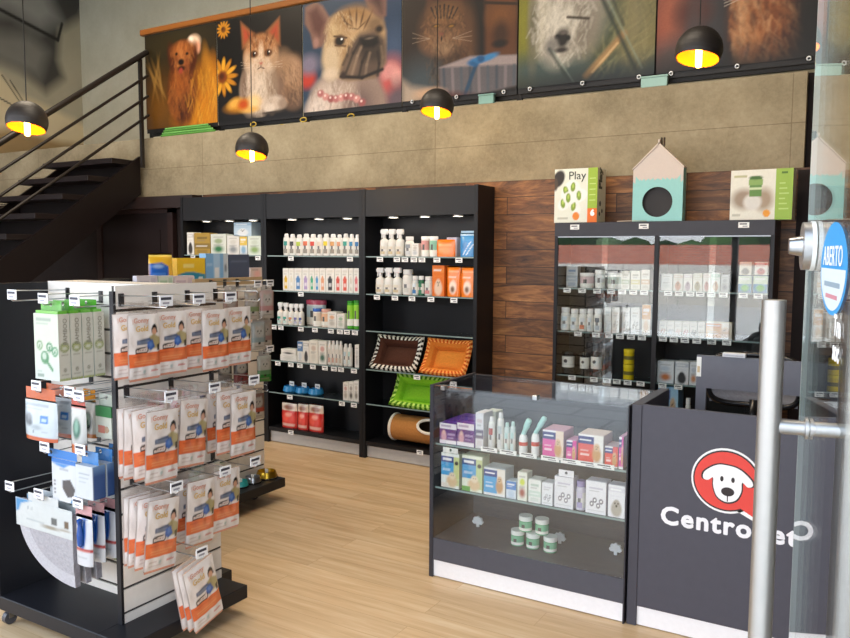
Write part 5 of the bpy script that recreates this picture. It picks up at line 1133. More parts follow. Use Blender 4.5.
obj('red_bubble', (lambda m: m.prism([(cx+lr*.40, cz-lh*.78), (cx+lr*.87, cz-lh*1.05), (cx+lr*.91, cz-lh*.2)], -.00366, -.0024))(disc(cx, cz, lr*.92, lh*.915, -.0036, -.0028, '#e2453c')), lg)
def blob(pts, y0, y1, col): return MB('matte', col).prism([(cx+lr*a, cz+lh*b) for a, b in pts], y0, y1)
def smooth(pts, n=6):
    out = []; N_ = len(pts)
    for i in range(N_):
        p0, p1, p2, p3 = [np.array(pts[(i+k-1) % N_], float) for k in range(4)]
        for t in np.linspace(0, 1, n, endpoint=False): out.append(tuple(.5*((2*p1)+(-p0+p2)*t+(2*p0-5*p1+4*p2-p3)*t*t+(-p0+3*p1-3*p2+p3)*t**3)))
    return out
face = smooth([(-.42, .40), (-.2, .50), (.05, .50), (.28, .46), (.5, .34), (.72, .12), (.76, -.04), (.62, -.10), (.46, .02), (.44, -.28), (.3, -.56), (.02, -.66), (-.24, -.52), (-.36, -.22), (-.38, .06), (-.52, -.04), (-.66, .0), (-.64, .2)])
big = [(a*1.08+.002, b*1.08) for a, b in face]
obj('head_outline', blob(big, -.0042, -.0036, '#2c2426'), lg); obj('dog_head', blob(face, -.0048, -.0042, '#f6f6f6'), lg)
for a in (-.12, .2): obj('eye', disc(cx+lr*a, cz+lh*.06, lr*.05, lh*.085, -.0054, -.0048, '#2c2426', 16), lg)
obj('nose', disc(cx+lr*.06, cz-lh*.33, lr*.19, lh*.14, -.0054, -.0048, '#2c2426', 20), lg); obj('mouth_line', blob([(.045, -.64), (.075, -.64), (.075, -.42), (.045, -.42)], -.0054, -.0048, '#2c2426'), lg)
t0 = cp(661.5, 522); t1 = cp(797, 548.5); tw = t1[0]-t0[0]; tx = text_mb('CentroPet', .104, 'matte', '#f0f0f4', .0003, .001, space=1.15, fat=.0034); kx = tw/tx.w
zb = cp(664, 523)[1]
obj('lettering', tx, ct, Matrix.Translation((t0[0], -.0012, zb)) @ Matrix.Diagonal((kx, 1, 1, 1)))
# grey divider, white carton on it, chair behind
HY = 3.9
g0 = at(697, 355, y=HY); hx0, hx1, hz = g0[0], -.17, g0[2]
gd = thing('desk_divider', 'grey upright board with a cut-out standing on the counter desk', 'divider', (hx0, HY, .7405)); hw = hx1-hx0; hh = hz-.7405
c0 = at(706, 388, y=HY); cxa = c0[0]-hx0; cza = c0[2]-.7405
obj('board', MB('board', '#6a6b74').box(0, 0, 0, cxa, .02, hh).box(cxa, 0, cza, hw, .02, hh).box(hw-.04, 0, 0, hw, .02, cza), gd)
q = at(697.5, 366, y=HY); obj('white_sticker', MB('matte', '#ecece6').box(.0, -.001, q[2]-.7405-.05, .022, 0, q[2]-.7405+.045).box(.004, -.0015, q[2]-.7405-.03, .016, -.001, q[2]-.7405+.0, '#d0b890'), gd)
qa = at(723, 357, y=HY+.01); qb = at(746, 357, y=HY+.01); single('product_box', 'small flat white box lying on top of the grey divider', 'box', MB('matte', '#e9e9ec').box(0, -.008, 0, qb[0]-qa[0], .028, .02, bev=.002).box(.005, -.009, .006, qb[0]-qa[0]-.01, -.008, .013, '#c4c4cc'), (qa[0], HY, hz+.0005))
ch = thing('office_chair', 'black office chair with grey mesh back behind the counter', 'chair', (at(752, 405, y=4.25)[0], 4.38, 0)); zc_ = at(752, 407, y=4.25)[2]
m = MB('fabric'); n = 14
img = np.zeros((9, 15, 3)); img[:] = C3('#a4a4ac'); img[::2, :] = C3('#8a8a92')
m.panel((-.21, -.12, zc_+.01), (.42, 0, 0), (0, 0, .24), img, fn=lambda u, v: .05*(1-(2*u-1)**2)*-1)
obj('mesh_back', m, ch)
obj('back_frame', MB('gloss', '#1a1a1d').tube([(.22*math.copysign(abs(math.cos(a))**.5, math.cos(a)), -.12+.05*(1-min(1, abs(math.cos(a)))), .0+zc_+.13+.13*math.copysign(abs(math.sin(a))**.5, math.sin(a))) for a in [R(10*k) for k in range(36)]], .016, n=8, closed=True), ch)
obj('seat', MB('fabric', '#1f1f23').box(-.24, -.08, .42, .24, .38, .49, bev=.03), ch)
obj('back_bracket', MB('gloss', '#1a1a1d').tube([(0, -.085, zc_+.03), (0, -.1, zc_-.1), (0, -.05, .41), (0, .1, .41)], .02), ch)
obj('gas_lift', MB('metal', '#777').cyl((0, .15, .09), (0, .15, .42), .025), ch)
for k in range(5):
    a = 2*PI*k/5+.3; l = obj('base_leg', MB('gloss', '#1a1a1d').cyl((0, .15, .1), (.27*math.cos(a), .15+.27*math.sin(a), .07), .024, r1=.014), ch)
    obj('caster', MB('gloss', '#111').cyl((.27*math.cos(a)-.02, .15+.27*math.sin(a), .028), (.27*math.cos(a)+.02, .15+.27*math.sin(a), .028), .027), l)
# ================================================================== SLATWALL GONDOLAS
def slats(w, z0, z1, pitch=.1, gap=.011):
    """white slatwall facing -y in local x 0..w"""
    m = MB('board', '#e6e1d9').box(0, .006, z0, w, .02, z1, '#3b3733'); z = z1
    while z > z0+.02:
        a = max(z-pitch+gap, z0); m.box(0, 0, a, w, .0065, z); z -= pitch
    return m
def hook(parent, mtx, L_=.24, tagged=True, tagturn=0):
    """wire hook pointing along local -y from the slatwall face, ticket holder on the upper wire"""
    hk = obj('display_hook', cached(('hook', L_), lambda: MB('metal', '#c9ccce').box(-.012, -.004, -.005, .012, 0, .045, '#5a5a5c').tube([(0, 0, 0), (0, -L_, 0), (0, -L_-.012, .012)], .0026, n=6).tube([(0, -.002, .036), (0, -L_*.97, .042), (0, -L_, .036)], .002, n=6).mesh('display_hook')), parent, mtx)
    if tagged:
        o = obj('price_tag', cached('hooktag', lambda: MB('matte', '#eef0f3').box(-.03, -.003, -.02, .03, 0, .02).box(-.026, -.0038, .003, .022, -.003, .013, '#3c3c48').box(-.018, -.0038, -.012, .012, -.003, -.005, '#9a9aa4').mesh('price_tag')), hk)
        o.matrix_local = Matrix.Translation((0, -L_-.001, .026)) @ Matrix.Rotation(R(tagturn), 4, 'Z')
    return hk
ZP = Matrix.Rotation(R(90), 4, 'Z')       # turns a -y facing thing to face +x
HB = -2.54; GY0, GY1, GT = 1.955, 2.492, 1.466
g1 = thing('slatwall_gondola', 'white slatwall gondola with black base nearest the entrance, hung with pad packs', 'display stand', (HB, GY0, 0), group='black and white slatwall gondolas')
def gon(parent, x, y, z=0): return Matrix.Translation((x-HB, y-GY0, z))
obj('slat_panel', slats(GY1-GY0-.012, .13, GT), g1, gon(g1, HB, GY0+.012) @ ZP)
obj('edge_trim', MB('board', '#1c1c20').box(-.021, 0, .13, .002, .0118, GT-.02), g1)
AY, DY_ = 2.13, 2.31; AX0, AX1 = -3.2, HB-.0215
obj('slat_panel', slats(AX1-AX0, .13, GT), g1, gon(g1, AX0, AY))
obj('slat_panel', slats(AX1-AX0, .13, GT), g1, gon(g1, AX1, DY_) @ Matrix.Rotation(PI, 4, 'Z'))
obj('top_cap', MB('board', '#d8d2c8').box(AX0, AY+.021, GT-.02, AX1, DY_-.021, GT), g1, gon(g1, 0, 0) )
obj('wing_panel', MB('board', '#17181d').box(-.022, 1.862-GY0, .13, 0, 2.578-GY0, GT-.004).box(-.0225, 1.858-GY0, .13, .0005, 1.8625-GY0, GT-.004, '#2e2f36'), g1, Matrix.Translation((AX0-HB, 0, 0)))
obj('base_tray', MB('board', '#1a1b20').box(AX0-.022-HB, 1.858-GY0, .07, -.022, 2.58-GY0, .1295, bev=.003).box(-.024, 1.858-GY0, .0702, .156, 2.494-GY0, .1293, bev=.003), g1)
for x, y in ((-3.19, 1.89), (-2.6, 1.98), (-3.19, 2.53), (-2.62, 2.4)):
    c = obj('caster', MB('metal', '#9a9a9a').cyl((x-HB-.012, y-GY0, .028), (x-HB+.012, y-GY0, .028), .028, '#44444a', 16, 'gloss').box(x-HB-.016, y-GY0-.01, .03, x-HB+.016, y-GY0+.012, .07), g1)

# ---- training pad packs on the +x face
def pad_art():
    p = Pic(34, 52, '#efe6e0')
    p.vgrad(.5, 1, '#f6f1ee')
    p.rect(.10, .865, .14, .93, '#d9a48c', .5)
    p.poly([(.74, .80), (.86, .80), (.9, .74), (.92, .70), (.7, .70), (.7, .76)], '#2f2823', .012)          # hair
    p.ell(.80, .76, .095, .075, '#2c2522', .1); p.ell(.79, .715, .075, .06, '#d9a78a', .15)                   # head
    p.poly([(.60, .64), (.78, .68), (.98, .62), (1.0, .46), (.66, .44)], '#b4a878', .015)                       # shirt
    p.poly([(.22, .60), (.62, .63), (.70, .58), (.60, .53), (.22, .53)], '#54607a', .012)                       # dark band of print
    p.rect(.24, .55, .6, .58, '#8a94a8', .6)
    p.poly([(.56, .56), (.72, .60), (.80, .48), (.66, .42), (.54, .46)], '#3f66b0', .012); p.ell(.66, .52, .06, .04, '#5f86c8', .3)
    p.poly([(.88, .50), (.97, .52), (.98, .40), (.88, .42)], '#35322f', .01)
    p.poly([(.16, .455), (.2, .48), (.55, .50), (.58, .43), (.52, .395), (.17, .395)], '#2a2420', .006); p.poly([(.2, .45), (.53, .485), (.55, .435), (.5, .41), (.2, .41)], '#e9d6cc', .004)
    for k in range(4): p.rect(.24+.07*k, .425, .28+.07*k, .46, '#7a5248', .7)
    p.rect(0, .175, 1, .395, '#e66b36'); p.vgrad(.40, .39, '#e8661f', 0); p.rect(.1, .335, .82, .355, '#c23a14', .8); p.ell(.6, .28, .5, .08, '#ee8450', .6)
    p.rect(.12, .26, .8, .27, '#f5a26a', .7); p.rect(.12, .225, .7, .235, '#f5a26a', .6)
    p.rect(0, 0, 1, .175, '#efe9e6'); p.rect(.1, .10, .34, .13, '#c9b4b0', .7); p.ell(.45, .10, .05, .03, '#9fbfc0', .3, 0, .7); p.rect(.66, .085, .92, .105, '#cf5a50', .7); p.rect(.66, .115, .86, .128, '#cf7a70', .5); p.rect(.1, .05, .5, .06, '#cbbab6', .6)
    return p.C
PW, PH = .158, .262
def pad_meshes():
    m = MB('film', '#efe7e2'); img = pad_art(); zt = -.032; t = .009
    cr = lambda u, v: .0016*math.sin(19*u+3*v)*math.sin(13*v)
    m.panel((-PW/2, -t*.4, zt-PH), (PW, 0, 0), (0, 0, PH), img, bulge=t*.8, fn=cr)
    bk = np.zeros((5, 5, 3)); bk[:] = C3('#f1e6e0'); m.panel((PW/2, t*.4, zt-PH), (-PW, 0, 0), (0, 0, PH), bk, bulge=t*.6, nrm=(0, 1, 0))
    e = [(-PW/2, zt-PH), (PW/2, zt-PH), (PW/2, zt), (-PW/2, zt)]
    for i in range(4):
        (x0, z0), (x1, z1) = e[i], e[(i+1) % 4]; m.add([(x0, -t*.4, z0), (x1, -t*.4, z0), (x1, t*.4, z1), (x0, t*.4, z1)], [(0, 3, 2, 1)], '#e9c9b4')
    # torn-bag seal under the foot
    m.add([(-PW/2, 0, zt-PH), (PW/2, 0, zt-PH), (PW*.49, 0, zt-PH-.010), (-PW*.49, 0, zt-PH-.010)], [(0, 1, 2, 3)], '#e7a58a')
    h = MB('clearfilm').holed(-PW*.47, zt, PW*.47, .016, 0, 0, .0075, y=0)
    return m.mesh('pack_body'), h.mesh('hang_header')
PADM = pad_meshes()
_t = text_mb('Gonny', .028, 'matte', '#d9a08c', .0004, .0003); PADT1 = _t.mesh('title'); PADT1w = _t.w
_t = text_mb('Gold', .032, 'matte', '#dfbb78', .0007, .0003); PADT2 = _t.mesh('title')
def pad(label, s, y, z, tilt=0, swing=0, lean=0, zs=1):
    t = thing('pad_pack', label, 'pad pack', (HB+s, y, z), 0, 'orange and white pad packs on the slatwall')
    t.matrix_world = Matrix.Translation((HB+s, y, z)) @ ZP @ Matrix.Rotation(R(swing), 4, 'Z') @ Matrix.Rotation(R(lean), 4, 'X') @ Matrix.Rotation(R(tilt), 4, 'Y') @ Matrix.Diagonal((.94 if zs < 1 else 1, 1, zs, 1))
    b = obj('pack_body', PADM[0], t); obj('hang_header', PADM[1], t)
    for me, x, zz in ((PADT1, -PW*.38, -.032-PH*.125), (PADT2, -PW*.32, -.032-PH*.26)):
        obj('title', me, b, Matrix.Translation((x, -.0125, zz)))
HR = {1: (1.392, (1.992, 2.152, 2.322, 2.482)), 2: (1.035, (2.005, 2.225, 2.45)), 3: (.685, (2.022, 2.275, 2.45)), 4: (.40, (2.122,))}
rn = {1: 'top', 2: 'second', 3: 'third', 4: 'bottom'}; hn = ('first', 'second', 'third', 'fourth')
for r_, (z, ys) in HR.items():
    for k, y in enumerate(ys): hook(g1, gon(g1, HB, y, z-.0) @ ZP, .27 if r_ == 4 else .25, tagged=not (r_ == 1 and k == 3))
g_ = lambda r, h, w: f'orange and white pad pack, {w} on the {hn[h]} hook of the {rn[r]} row'
def P_(r, h, s, w, dy=0, tilt=0, swing=0, lean=0): pad(g_(r, h, w), s, HR[r][1][h]+dy, HR[r][0], tilt, swing, lean, .92 if r == 1 else 1)
P_(1, 0, .045, 'rear'); P_(1, 0, .125, 'front', 0, 0, 3); P_(1, 1, .045, 'rear'); P_(1, 1, .092, 'front', 0, 0, -2); P_(1, 2, .06, 'rear'); P_(1, 2, .16, 'front', 0, 0, 2); P_(1, 3, .132, 'only one')
P_(2, 0, .045, 'rearmost'); P_(2, 0, .085, 'second from back', 0, 2); P_(2, 0, .125, 'third from back', 0, -1); P_(2, 0, .205, 'frontmost', 0, 3, 4)
P_(2, 1, .04, 'rear'); P_(2, 1, .08, 'middle', 0, 1); P_(2, 1, .14, 'front', 0, 6, 6); P_(2, 2, .05, 'rear'); P_(2, 2, .11, 'middle', 0, 1); P_(2, 2, .19, 'front', 0, 2, 4)
P_(3, 0, .045, 'rearmost', 0, 1); P_(3, 0, .08, 'second from back', 0, 3); P_(3, 0, .13, 'third from back', 0, 5); P_(3, 0, .185, 'frontmost', 0, 7, 4); P_(3, 1, .05, 'rear', 0, 2); P_(3, 1, .115, 'front', 0, 4, 3); P_(3, 2, .085, 'only one', 0, 3)
P_(4, 0, .180, 'rear', 0, -11, 0); P_(4, 0, .208, 'middle', 0, -12, 0); P_(4, 0, .238, 'front', 0, -13, 2)

# ---- goods on the entrance-facing side (hooks towards -y)
def ahook(x, z, L_=.25, tg=True): hook(g1, gon(g1, x, AY, z), L_, tg, 0)
for x, z, tg in ((-3.06, 1.395, 1), (-2.84, 1.388, 1), (-2.66, 1.385, 1), (-2.92, 1.035, 1), (-2.71, 1.03, 1), (-2.758, 1.03, 0), (-2.653, 1.02, 1), (-2.88, .79, 1), (-2.655, .81, 1), (-3.13, .59, 1), (-2.93, .59, 1), (-2.68, .595, 1), (-2.655, .455, 0)): ahook(x, z, .08 if z == .455 else .25 if x != -2.84 else .26, tg)
# bamboo-green boxes, four deep on one hook
def green_box():
    w, h, d = .155, .262, .05; zt = -.035
    p = Pic(26, 40, '#dfe8e2'); p.vgrad(0, .5, '#e6ecd9'); p.rect(.08, .9, .7, .93, '#8fa89a', .6); p.rect(.08, .84, .6, .86, '#9fb4a8', .5)
    for a, b, c in ((.22, .52, '#86a87a'), (.62, .5, '#3f8f5c'), (.84, .44, '#4f9a6a')): p.ell(a, b, .13, .075, c, .12); p.ell(a, b, .08, .045, '#dfe8d6', .2); p.ell(a, b-.01, .04, .025, c, .3)
    p.ell(.42, .34, .17, .1, '#5a9a6a', .12); p.ell(.40, .36, .09, .055, '#cfe0cc', .2); p.line(.5, .28, .72, .16, .03, '#5a9a6a'); p.rect(.1, .05, .35, .08, '#6f8a7a', .7); p.rect(.1, .12, .3, .13, '#9ab0a0', .5)
    m = MB('matte', '#e6e4d2'); m.box(-w/2, -d/2+.001, zt-h, w/2, d/2-.0012, zt, '#e9e5d4'); m.panel((-w/2, -d/2, zt-h), (w, 0, 0), (0, 0, h), p.C)
    s = Pic(14, 44, '#e9e3d2'); s.ell(.5, .50, .44, .075, '#7d8f1e', .1); s.ell(.5, .50, .3, .05, '#b0b84a', .2); s.ell(.5, .485, .22, .025, '#e6e6c8', .3); s.rect(0, 0, 1, .045, '#a8b84a'); s.ell(.5, .16, .16, .03, '#8a8470', .3); s.rect(.2, .38, .8, .39, '#9a9484', .7); s.rect(.2, .35, .7, .36, '#9a9484', .6); s.rect(.2, .09, .8, .1, '#8a8474', .6); s.rect(.2, .07, .7, .08, '#8a8474', .5)
    m.panel((w/2, -d/2+.001, zt-h), (0, d-.002, 0), (0, 0, h), s.C, nrm=(1, 0, 0))
    hd = MB('film', '#62c23c').holed(-w*.42, zt+.0, w*.42, .014, 0, 0, .008, y=0).box(-w*.45, -d*.4, zt, w*.45, d*.4, zt+.012, '#7ccf4a')
    return m.mesh('carton'), hd.mesh('hang_header')
GB = green_box(); tv = text_mb('BAMBOO', .025, 'matte', '#a39c8a', .0, .0003).mesh('lettering')
for k in range(4):
    w_ = ('frontmost', 'second from front', 'third from front', 'rearmost')[k]
    t = thing('bamboo_box', f'white box with lime green top on the gondola, {w_} of four', 'box', (-2.84, 1.90+.0525*k, 1.388), 0, 'white and lime boxes on one hook')
    b = obj('carton', GB[0], t); obj('hang_header', GB[1], t)
    obj('lettering', tv, b, Matrix.Translation((.155/2+.0012, .012, -.195)) @ Matrix.Rotation(R(90), 4, 'Z') @ Matrix.Rotation(R(-90), 4, 'Y') @ Matrix.Translation((.04, 0, 0)))
def hang_bag(name, label, cat, w, h, pic, x, y, z, group, hcol, back='#ddd', d=.03, hh=.035, tilt=0, swing=0):
    t = thing(name, label, cat, (x, y, z), R(swing), group, ry=R(tilt))
    obj('bag_body', pouch_mb(w, h, d, pic, back), t, Matrix.Translation((0, 0, -hh-h+.002)))
    obj('hang_header', MB('film', hcol).holed(-w*.47, -hh, w*.47, .014, 0, 0, .008, y=0), t); return t
p = Pic(22, 26, '#d3dfe6'); p.rect(0, 0, 1, .09, '#d2602a'); p.rect(.08, .84, .8, .9, '#8f9aa2', .6); p.rect(.08, .76, .6, .8, '#a0aab0', .5); p.ell(.2, .5, .13, .16, '#77818c', .3); p.ell(.25, .42, .08, .08, '#5c6670', .3); p.rect(.58, .44, .8, .62, '#2f7fd0'); p.rect(.62, .50, .74, .57, '#bcd8f0'); p.ell(.45, .32, .18, .06, '#b3c0c6', .4); p.rect(.32, .18, .4, .24, '#6f7a84', .8); p.rect(.6, .2, .8, .26, '#a8b2b8', .6); art1 = p.C
hang_bag('treat_bag', 'clear blue bag with orange foot, front one at the wing side', 'bag', .205, .165, art1, -2.92, 1.895, 1.035, 'pale blue bags with orange foot', '#d9662c', '#cbd7de', .04)
hang_bag('treat_bag', 'clear blue bag with orange foot, behind the front one', 'bag', .205, .165, art1, -2.92, 1.985, 1.035, 'pale blue bags with orange foot', '#d9662c', '#c2ced6', .04)
p = Pic(16, 24, '#cfd0cc'); p.rect(0, 0, 1, .2, '#c8642c'); p.ell(.5, .52, .26, .22, '#2f6a54', .2); p.ell(.5, .56, .12, .14, '#7fb09a', .3); p.rect(.15, .8, .8, .88, '#d9d9d6', .8); p.rect(0, .93, 1, 1, '#c84a2c')
hang_bag('toy_bag', 'grey bag with green toy and orange foot on the second row', 'bag', .09, .19, p.C, -2.71, 1.915, 1.03, None, '#c8482c', '#a8a49c', .03)
p = Pic(16, 22, '#d6d2c6'); p.ell(.5, .45, .3, .26, '#2c3a30', .2); p.ell(.5, .5, .2, .16, '#8a9a86', .2); p.ell(.52, .4, .08, .1, '#3f5a46', .3); p.rect(0, 0, 1, .1, '#c87a3c')
hang_bag('toy_bag', 'bag with dark ring toy under an orange yellow header', 'bag', .08, .15, p.C, -2.758, 2.0, 1.03, None, '#e79a2a', '#c9c4b4', .03)
t = thing('dental_toy_box', 'small pale box with green top hanging beside the ring toy bag', 'box', (-2.653, 2.0, 1.02))
m = MB('matte', '#dfe2d2').box(-.045, -.018, -.16, .05, .018, -.035).box(-.0455, -.0185, -.075, .0505, .0185, -.034, '#3f8a50'); m.box(-.03, -.0195, -.14, .01, -.0185, -.11, '#d98a78'); m.sphere((.02, -.0185, -.125), .014, '#c9a88c', sc=(1, .1, 1)); obj('carton', m, t); obj('hang_header', MB('film', '#d9e0d0').holed(-.045, -.035, .05, .014, 0, 0, .008), t)
# blue cards and boxes
p = Pic(24, 36, '#e6ebef'); p.rect(0, .9, 1, 1, '#2f7fd6'); p.poly([(0, .9), (.75, .9), (.5, .80), (.2, .84)], '#4a96e0', .02); p.poly([(.42, .50), (.75, .56), (.95, .34), (.86, .16), (.62, .12), (.42, .32)], '#4d4c52', .012); p.poly([(.86, .16), (1, .22), (1, 0), (.72, 0)], '#4a9ad6', .015); p.rect(.3, .74, .7, .78, '#a0a8b0', .6)
for k in range(4): p.rect(.08, .16+.09*k, .14, .21+.09*k, '#6a6a70', .7)
cardart = p.C
def card(name, label, cat, w, h, pic, x, y, z, group, hcol='#2f86dc', t_=.012, extra=None):
    t = thing(name, label, cat, (x, y, z), 0, group); zt = -.02
    m = MB('film', '#dfe6ec').box(-w/2, -t_/2+.0006, zt-h, w/2, t_/2, zt); m.panel((-w/2, -t_/2, zt-h), (w, 0, 0), (0, 0, h), pic)
    obj('card_body', m, t); obj('hang_header', MB('film', hcol).holed(-w*.47, zt, w*.47, .016, 0, 0, .008, y=0), t); return t
card('brush_card', 'white and bright blue card picturing a dark brush, third row', 'card', .145, .165, cardart, -2.815+.02, 1.915, .815, None) if False else None
t = thing('brush_card', 'white and bright blue card picturing a dark brush, third row', 'card', (-2.88, 1.905, .79))
m = MB('film', '#dfe6ec').box(.012, -.006, -.19, .165, .006, -.018); m.panel((.012, -.0068, -.19), (.153, 0, 0), (0, 0, .172), cardart); obj('card_body', m, t); obj('hang_header', MB('film', '#2f86dc').holed(-.02, -.018, .165, .016, 0, 0, .008), t)
s = Pic(10, 20, '#3f5f9a'); s.vgrad(.7, 1, '#7fa6d4'); s.line(0, 0, .02, 1, .05, '#cfdcec'); sideart = s.C
f = Pic(14, 24, '#dfe5ea'); f.rect(.2, .72, .8, .78, '#9aa8b4', .7); f.rect(.2, .6, .75, .63, '#a8b4be', .6); f.rect(.2, .5, .6, .53, '#a8b4be', .5)
for k in range(3):
    w_ = ('front', 'middle', 'rear')[k]
    t = thing('blue_box', f'white and denim blue box on the third row hook, {w_} of three', 'box', (-2.655, 1.905+.062*k, .81), 0, 'white and blue boxes on the third row')
    m = MB('matte', '#c9d6e4').box(-.03, -.028, -.165, .07, .028, -.035); m.panel((-.03, -.0285, -.165), (.1, 0, 0), (0, 0, .13), f.C); m.panel((.0705, -.028, -.165), (0, .056, 0), (0, 0, .13), sideart, nrm=(1, 0, 0)); obj('carton', m, t)
    obj('hang_header', MB('film', '#4f93d8').holed(-.03, -.035, .07, .016, 0, 0, .008), t)
# quarter-round grey mats hung behind white and blue cards
def mat_pack(k):
    w_ = ('front', 'middle', 'rear')[k]
    t = thing('pet_mat_pack', f'folded round grey mat under a white and blue card, {w_} of three', 'mat', (-2.93, 1.912+.05*k, .59), 0, 'folded grey mats on the bottom row')
    n = 18; pts = [(.18, -.04), (.185, -.335)]+[(.185-.365*math.sin(a), -.335+.24*(1-math.cos(a))) for a in [R(90*i/n) for i in range(1, n+1)]]+[(-.18, -.03)]
    pts = [(x, z) for x, z in pts]
    m = MB('fabric', '#d4d2d6').prism(pts, -.012, .012, '#d2d0d6', None, '#b4b0b8')
    obj('folded_mat', m, t)
    inn = [(.18+.82*(x-.18), -.05+.82*(z+.05)) for x, z in pts]; obj('quilted_centre', MB('fabric', '#bfbdc2').prism(inn, -.0155, -.0122), t)
    p = Pic(40, 16, '#dde5e6'); p.poly([(0, 1), (.3, 1), (.1, .82), (.05, .55), (0, .5)], '#3f9ad8', .02); p.ell(.26, .72, .04, .08, '#8a9aa2', .2); p.ell(.26, .72, .025, .05, '#dde5e6', .2); p.rect(.3, .69, .42, .74, '#7f8e96', .7); p.rect(.63, .34, .73, .60, '#5d666a'); p.rect(.86, .35, .93, .58, '#6a5a4a'); p.ell(.62, .22, .16, .06, '#a09c8e', .4); p.ell(.86, .26, .1, .05, '#b4b0a4', .4); p.rect(.2, .3, .5, .33, '#b0bcc0', .6)
    c = MB('film', '#d9e2e4').box(-.187, -.0175, -.138, .187, -.0165, -.02); c.panel((-.187, -.0182, -.138), (.374, 0, 0), (0, 0, .118), p.C)
    h = obj('header_card', c, t); obj('hang_header', MB('film', '#dfe6e8').holed(-.1, -.02, .1, .014, 0, 0, .008, y=-.017), t)
for k in range(3): mat_pack(k)
# blue grooming brushes in white sleeves
p = Pic(16, 30, '#e3e6ec'); p.ell(.5, .66, .2, .36, '#2a6cc4', .12); p.ell(.45, .7, .08, .28, '#5a96e0', .4); p.rect(0, .28, 1, .36, '#b43c40'); p.rect(.1, .30, .9, .33, '#d98a88', .8); p.rect(.15, .14, .8, .18, '#b0b6c0', .6); p.rect(0, .94, 1, 1, '#c9545a'); glove = p.C
for k, (x, y, w_) in enumerate(((-2.65, 1.895, 'front'), (-2.648, 1.95, 'middle'), (-2.645, 2.005, 'rear'))):
    t = thing('brush_pack', f'blue brush in white sleeve with red band, {w_} of three', 'brush', (-2.68, y, .595), 0, 'blue brushes on the bottom row')
    obj('sleeve', pouch_mb(.095, .20, .03, glove, '#dfe3ea'), t, Matrix.Translation((.012, 0, -.225)))
    obj('hang_header', MB('film', '#d9a4a8').holed(-.04, -.03, .06, .014, 0, 0, .008), t)
    obj('brush_handle', MB('gloss', '#1f5ab4').lathe([(0, 0), (.011, .01), (.013, .05), (.008, .09), (.012, .11), (0, .118)], n=12), t, Matrix.Translation((.012, -.021, -.15)))
p = Pic(20, 16, '#e0d4cc'); p.ell(.28, .6, .2, .26, '#a86a52', .25); p.ell(.72, .6, .2, .26, '#b0745c', .25); p.ell(.3, .7, .08, .1, '#e8d6cc', .3); p.ell(.74, .7, .08, .1, '#e8d6cc', .3); p.ell(.5, .35, .3, .1, '#5a4638', .5); p.rect(0, 0, 1, .16, '#cfd6b4'); p.ell(.2, .1, .06, .06, '#8a9a6a', .3); p.rect(.4, .07, .8, .11, '#77705f', .7); p.rect(.05, .86, .6, .92, '#7a7c98', .7)
t = thing('toy_card', 'small card with two brown dogs low on the gondola', 'card', (-2.655, 2.06, .455)); m = MB('film', '#d9d0c6').box(-.055, -.003, -.13, .03, .003, -.015); m.panel((-.055, -.0036, -.13), (.085, 0, 0), (0, 0, .115), p.C); obj('card_body', m, t); obj('hang_header', MB('film', '#c9c4bc').holed(-.055, -.015, .03, .014, 0, 0, .008), t)

# ================================================================== SECOND GONDOLA BEHIND
QX = -3.5; QY0, QY1 = 3.26, 3.835
g2 = thing('slatwall_gondola', 'slatwall gondola farther back with pet toys and bowls on its base', 'display stand', (QX, QY0, 0), group='black and white slatwall gondolas')
def G2(x, y, z=0): return Matrix.Translation((x-QX, y-QY0, z))
obj('slat_panel', slats(QY1-QY0, .13, 1.395), g2, ZP); obj('top_board', MB('board', '#b39c78').box(-.02, 0, 1.395, 0, QY1-QY0, 1.438), g2)
obj('core_panel', MB('board', '#24242a').box(-.84, -.42, .13, -.0205, QY1-QY0-.02, 1.38).box(-.86, -.45, 1.38, -.0205, QY1-QY0, 1.40), g2)
obj('base_tray', MB('board', '#1a1b20').box(-.86, -.46, .09, .205, QY1-QY0-.03, .148, bev=.003), g2)
for x, y in ((.02, .03), (.02, .45), (-.8, -.4), (-.8, .5)): obj('caster', MB('gloss', '#3a3a40').cyl((x-.012, y, .04), (x+.012, y, .04), .04).box(x-.016, y-.012, .045, x+.016, y+.012, .09), g2)
cz = [1.385, 1.195, .985, .745]
cats = [
 (0, 3.50, .22, '#a8a29a', '#7f9a5a', 'cat toy card with green fish, top row of rear gondola'), (0, 3.606, .24, '#c9b0ac', '#c98a8a', 'cat toy card with rosy cat face, top row of rear gondola'), (0, 3.385, .16, '#b89a90', '#8a6a60', 'brown cat toy card half hidden on the top row of rear gondola'),
 (1, 3.552, .22, '#aab0ae', '#8fa4a8', 'grey blue cat face card, second row of rear gondola'), (1, 3.655, .18, '#b4aaa4', '#b08a88', 'rosy grey cat face card, second row of rear gondola'),
 (2, 3.60, .22, '#b9bbb0', '#2f8a3c', 'cat face card with green foot, third row of rear gondola'), (2, 3.42, .20, '#4a4648', '#8a3a3c', 'dark card with red stripe, third row of rear gondola'), (2, 3.325, .16, '#55504f', '#9a9490', 'charcoal card at near end, third row of rear gondola'),
 (3, 3.60, .16, '#8f6a60', '#c2452c', 'brown and red card, lowest row of rear gondola')]
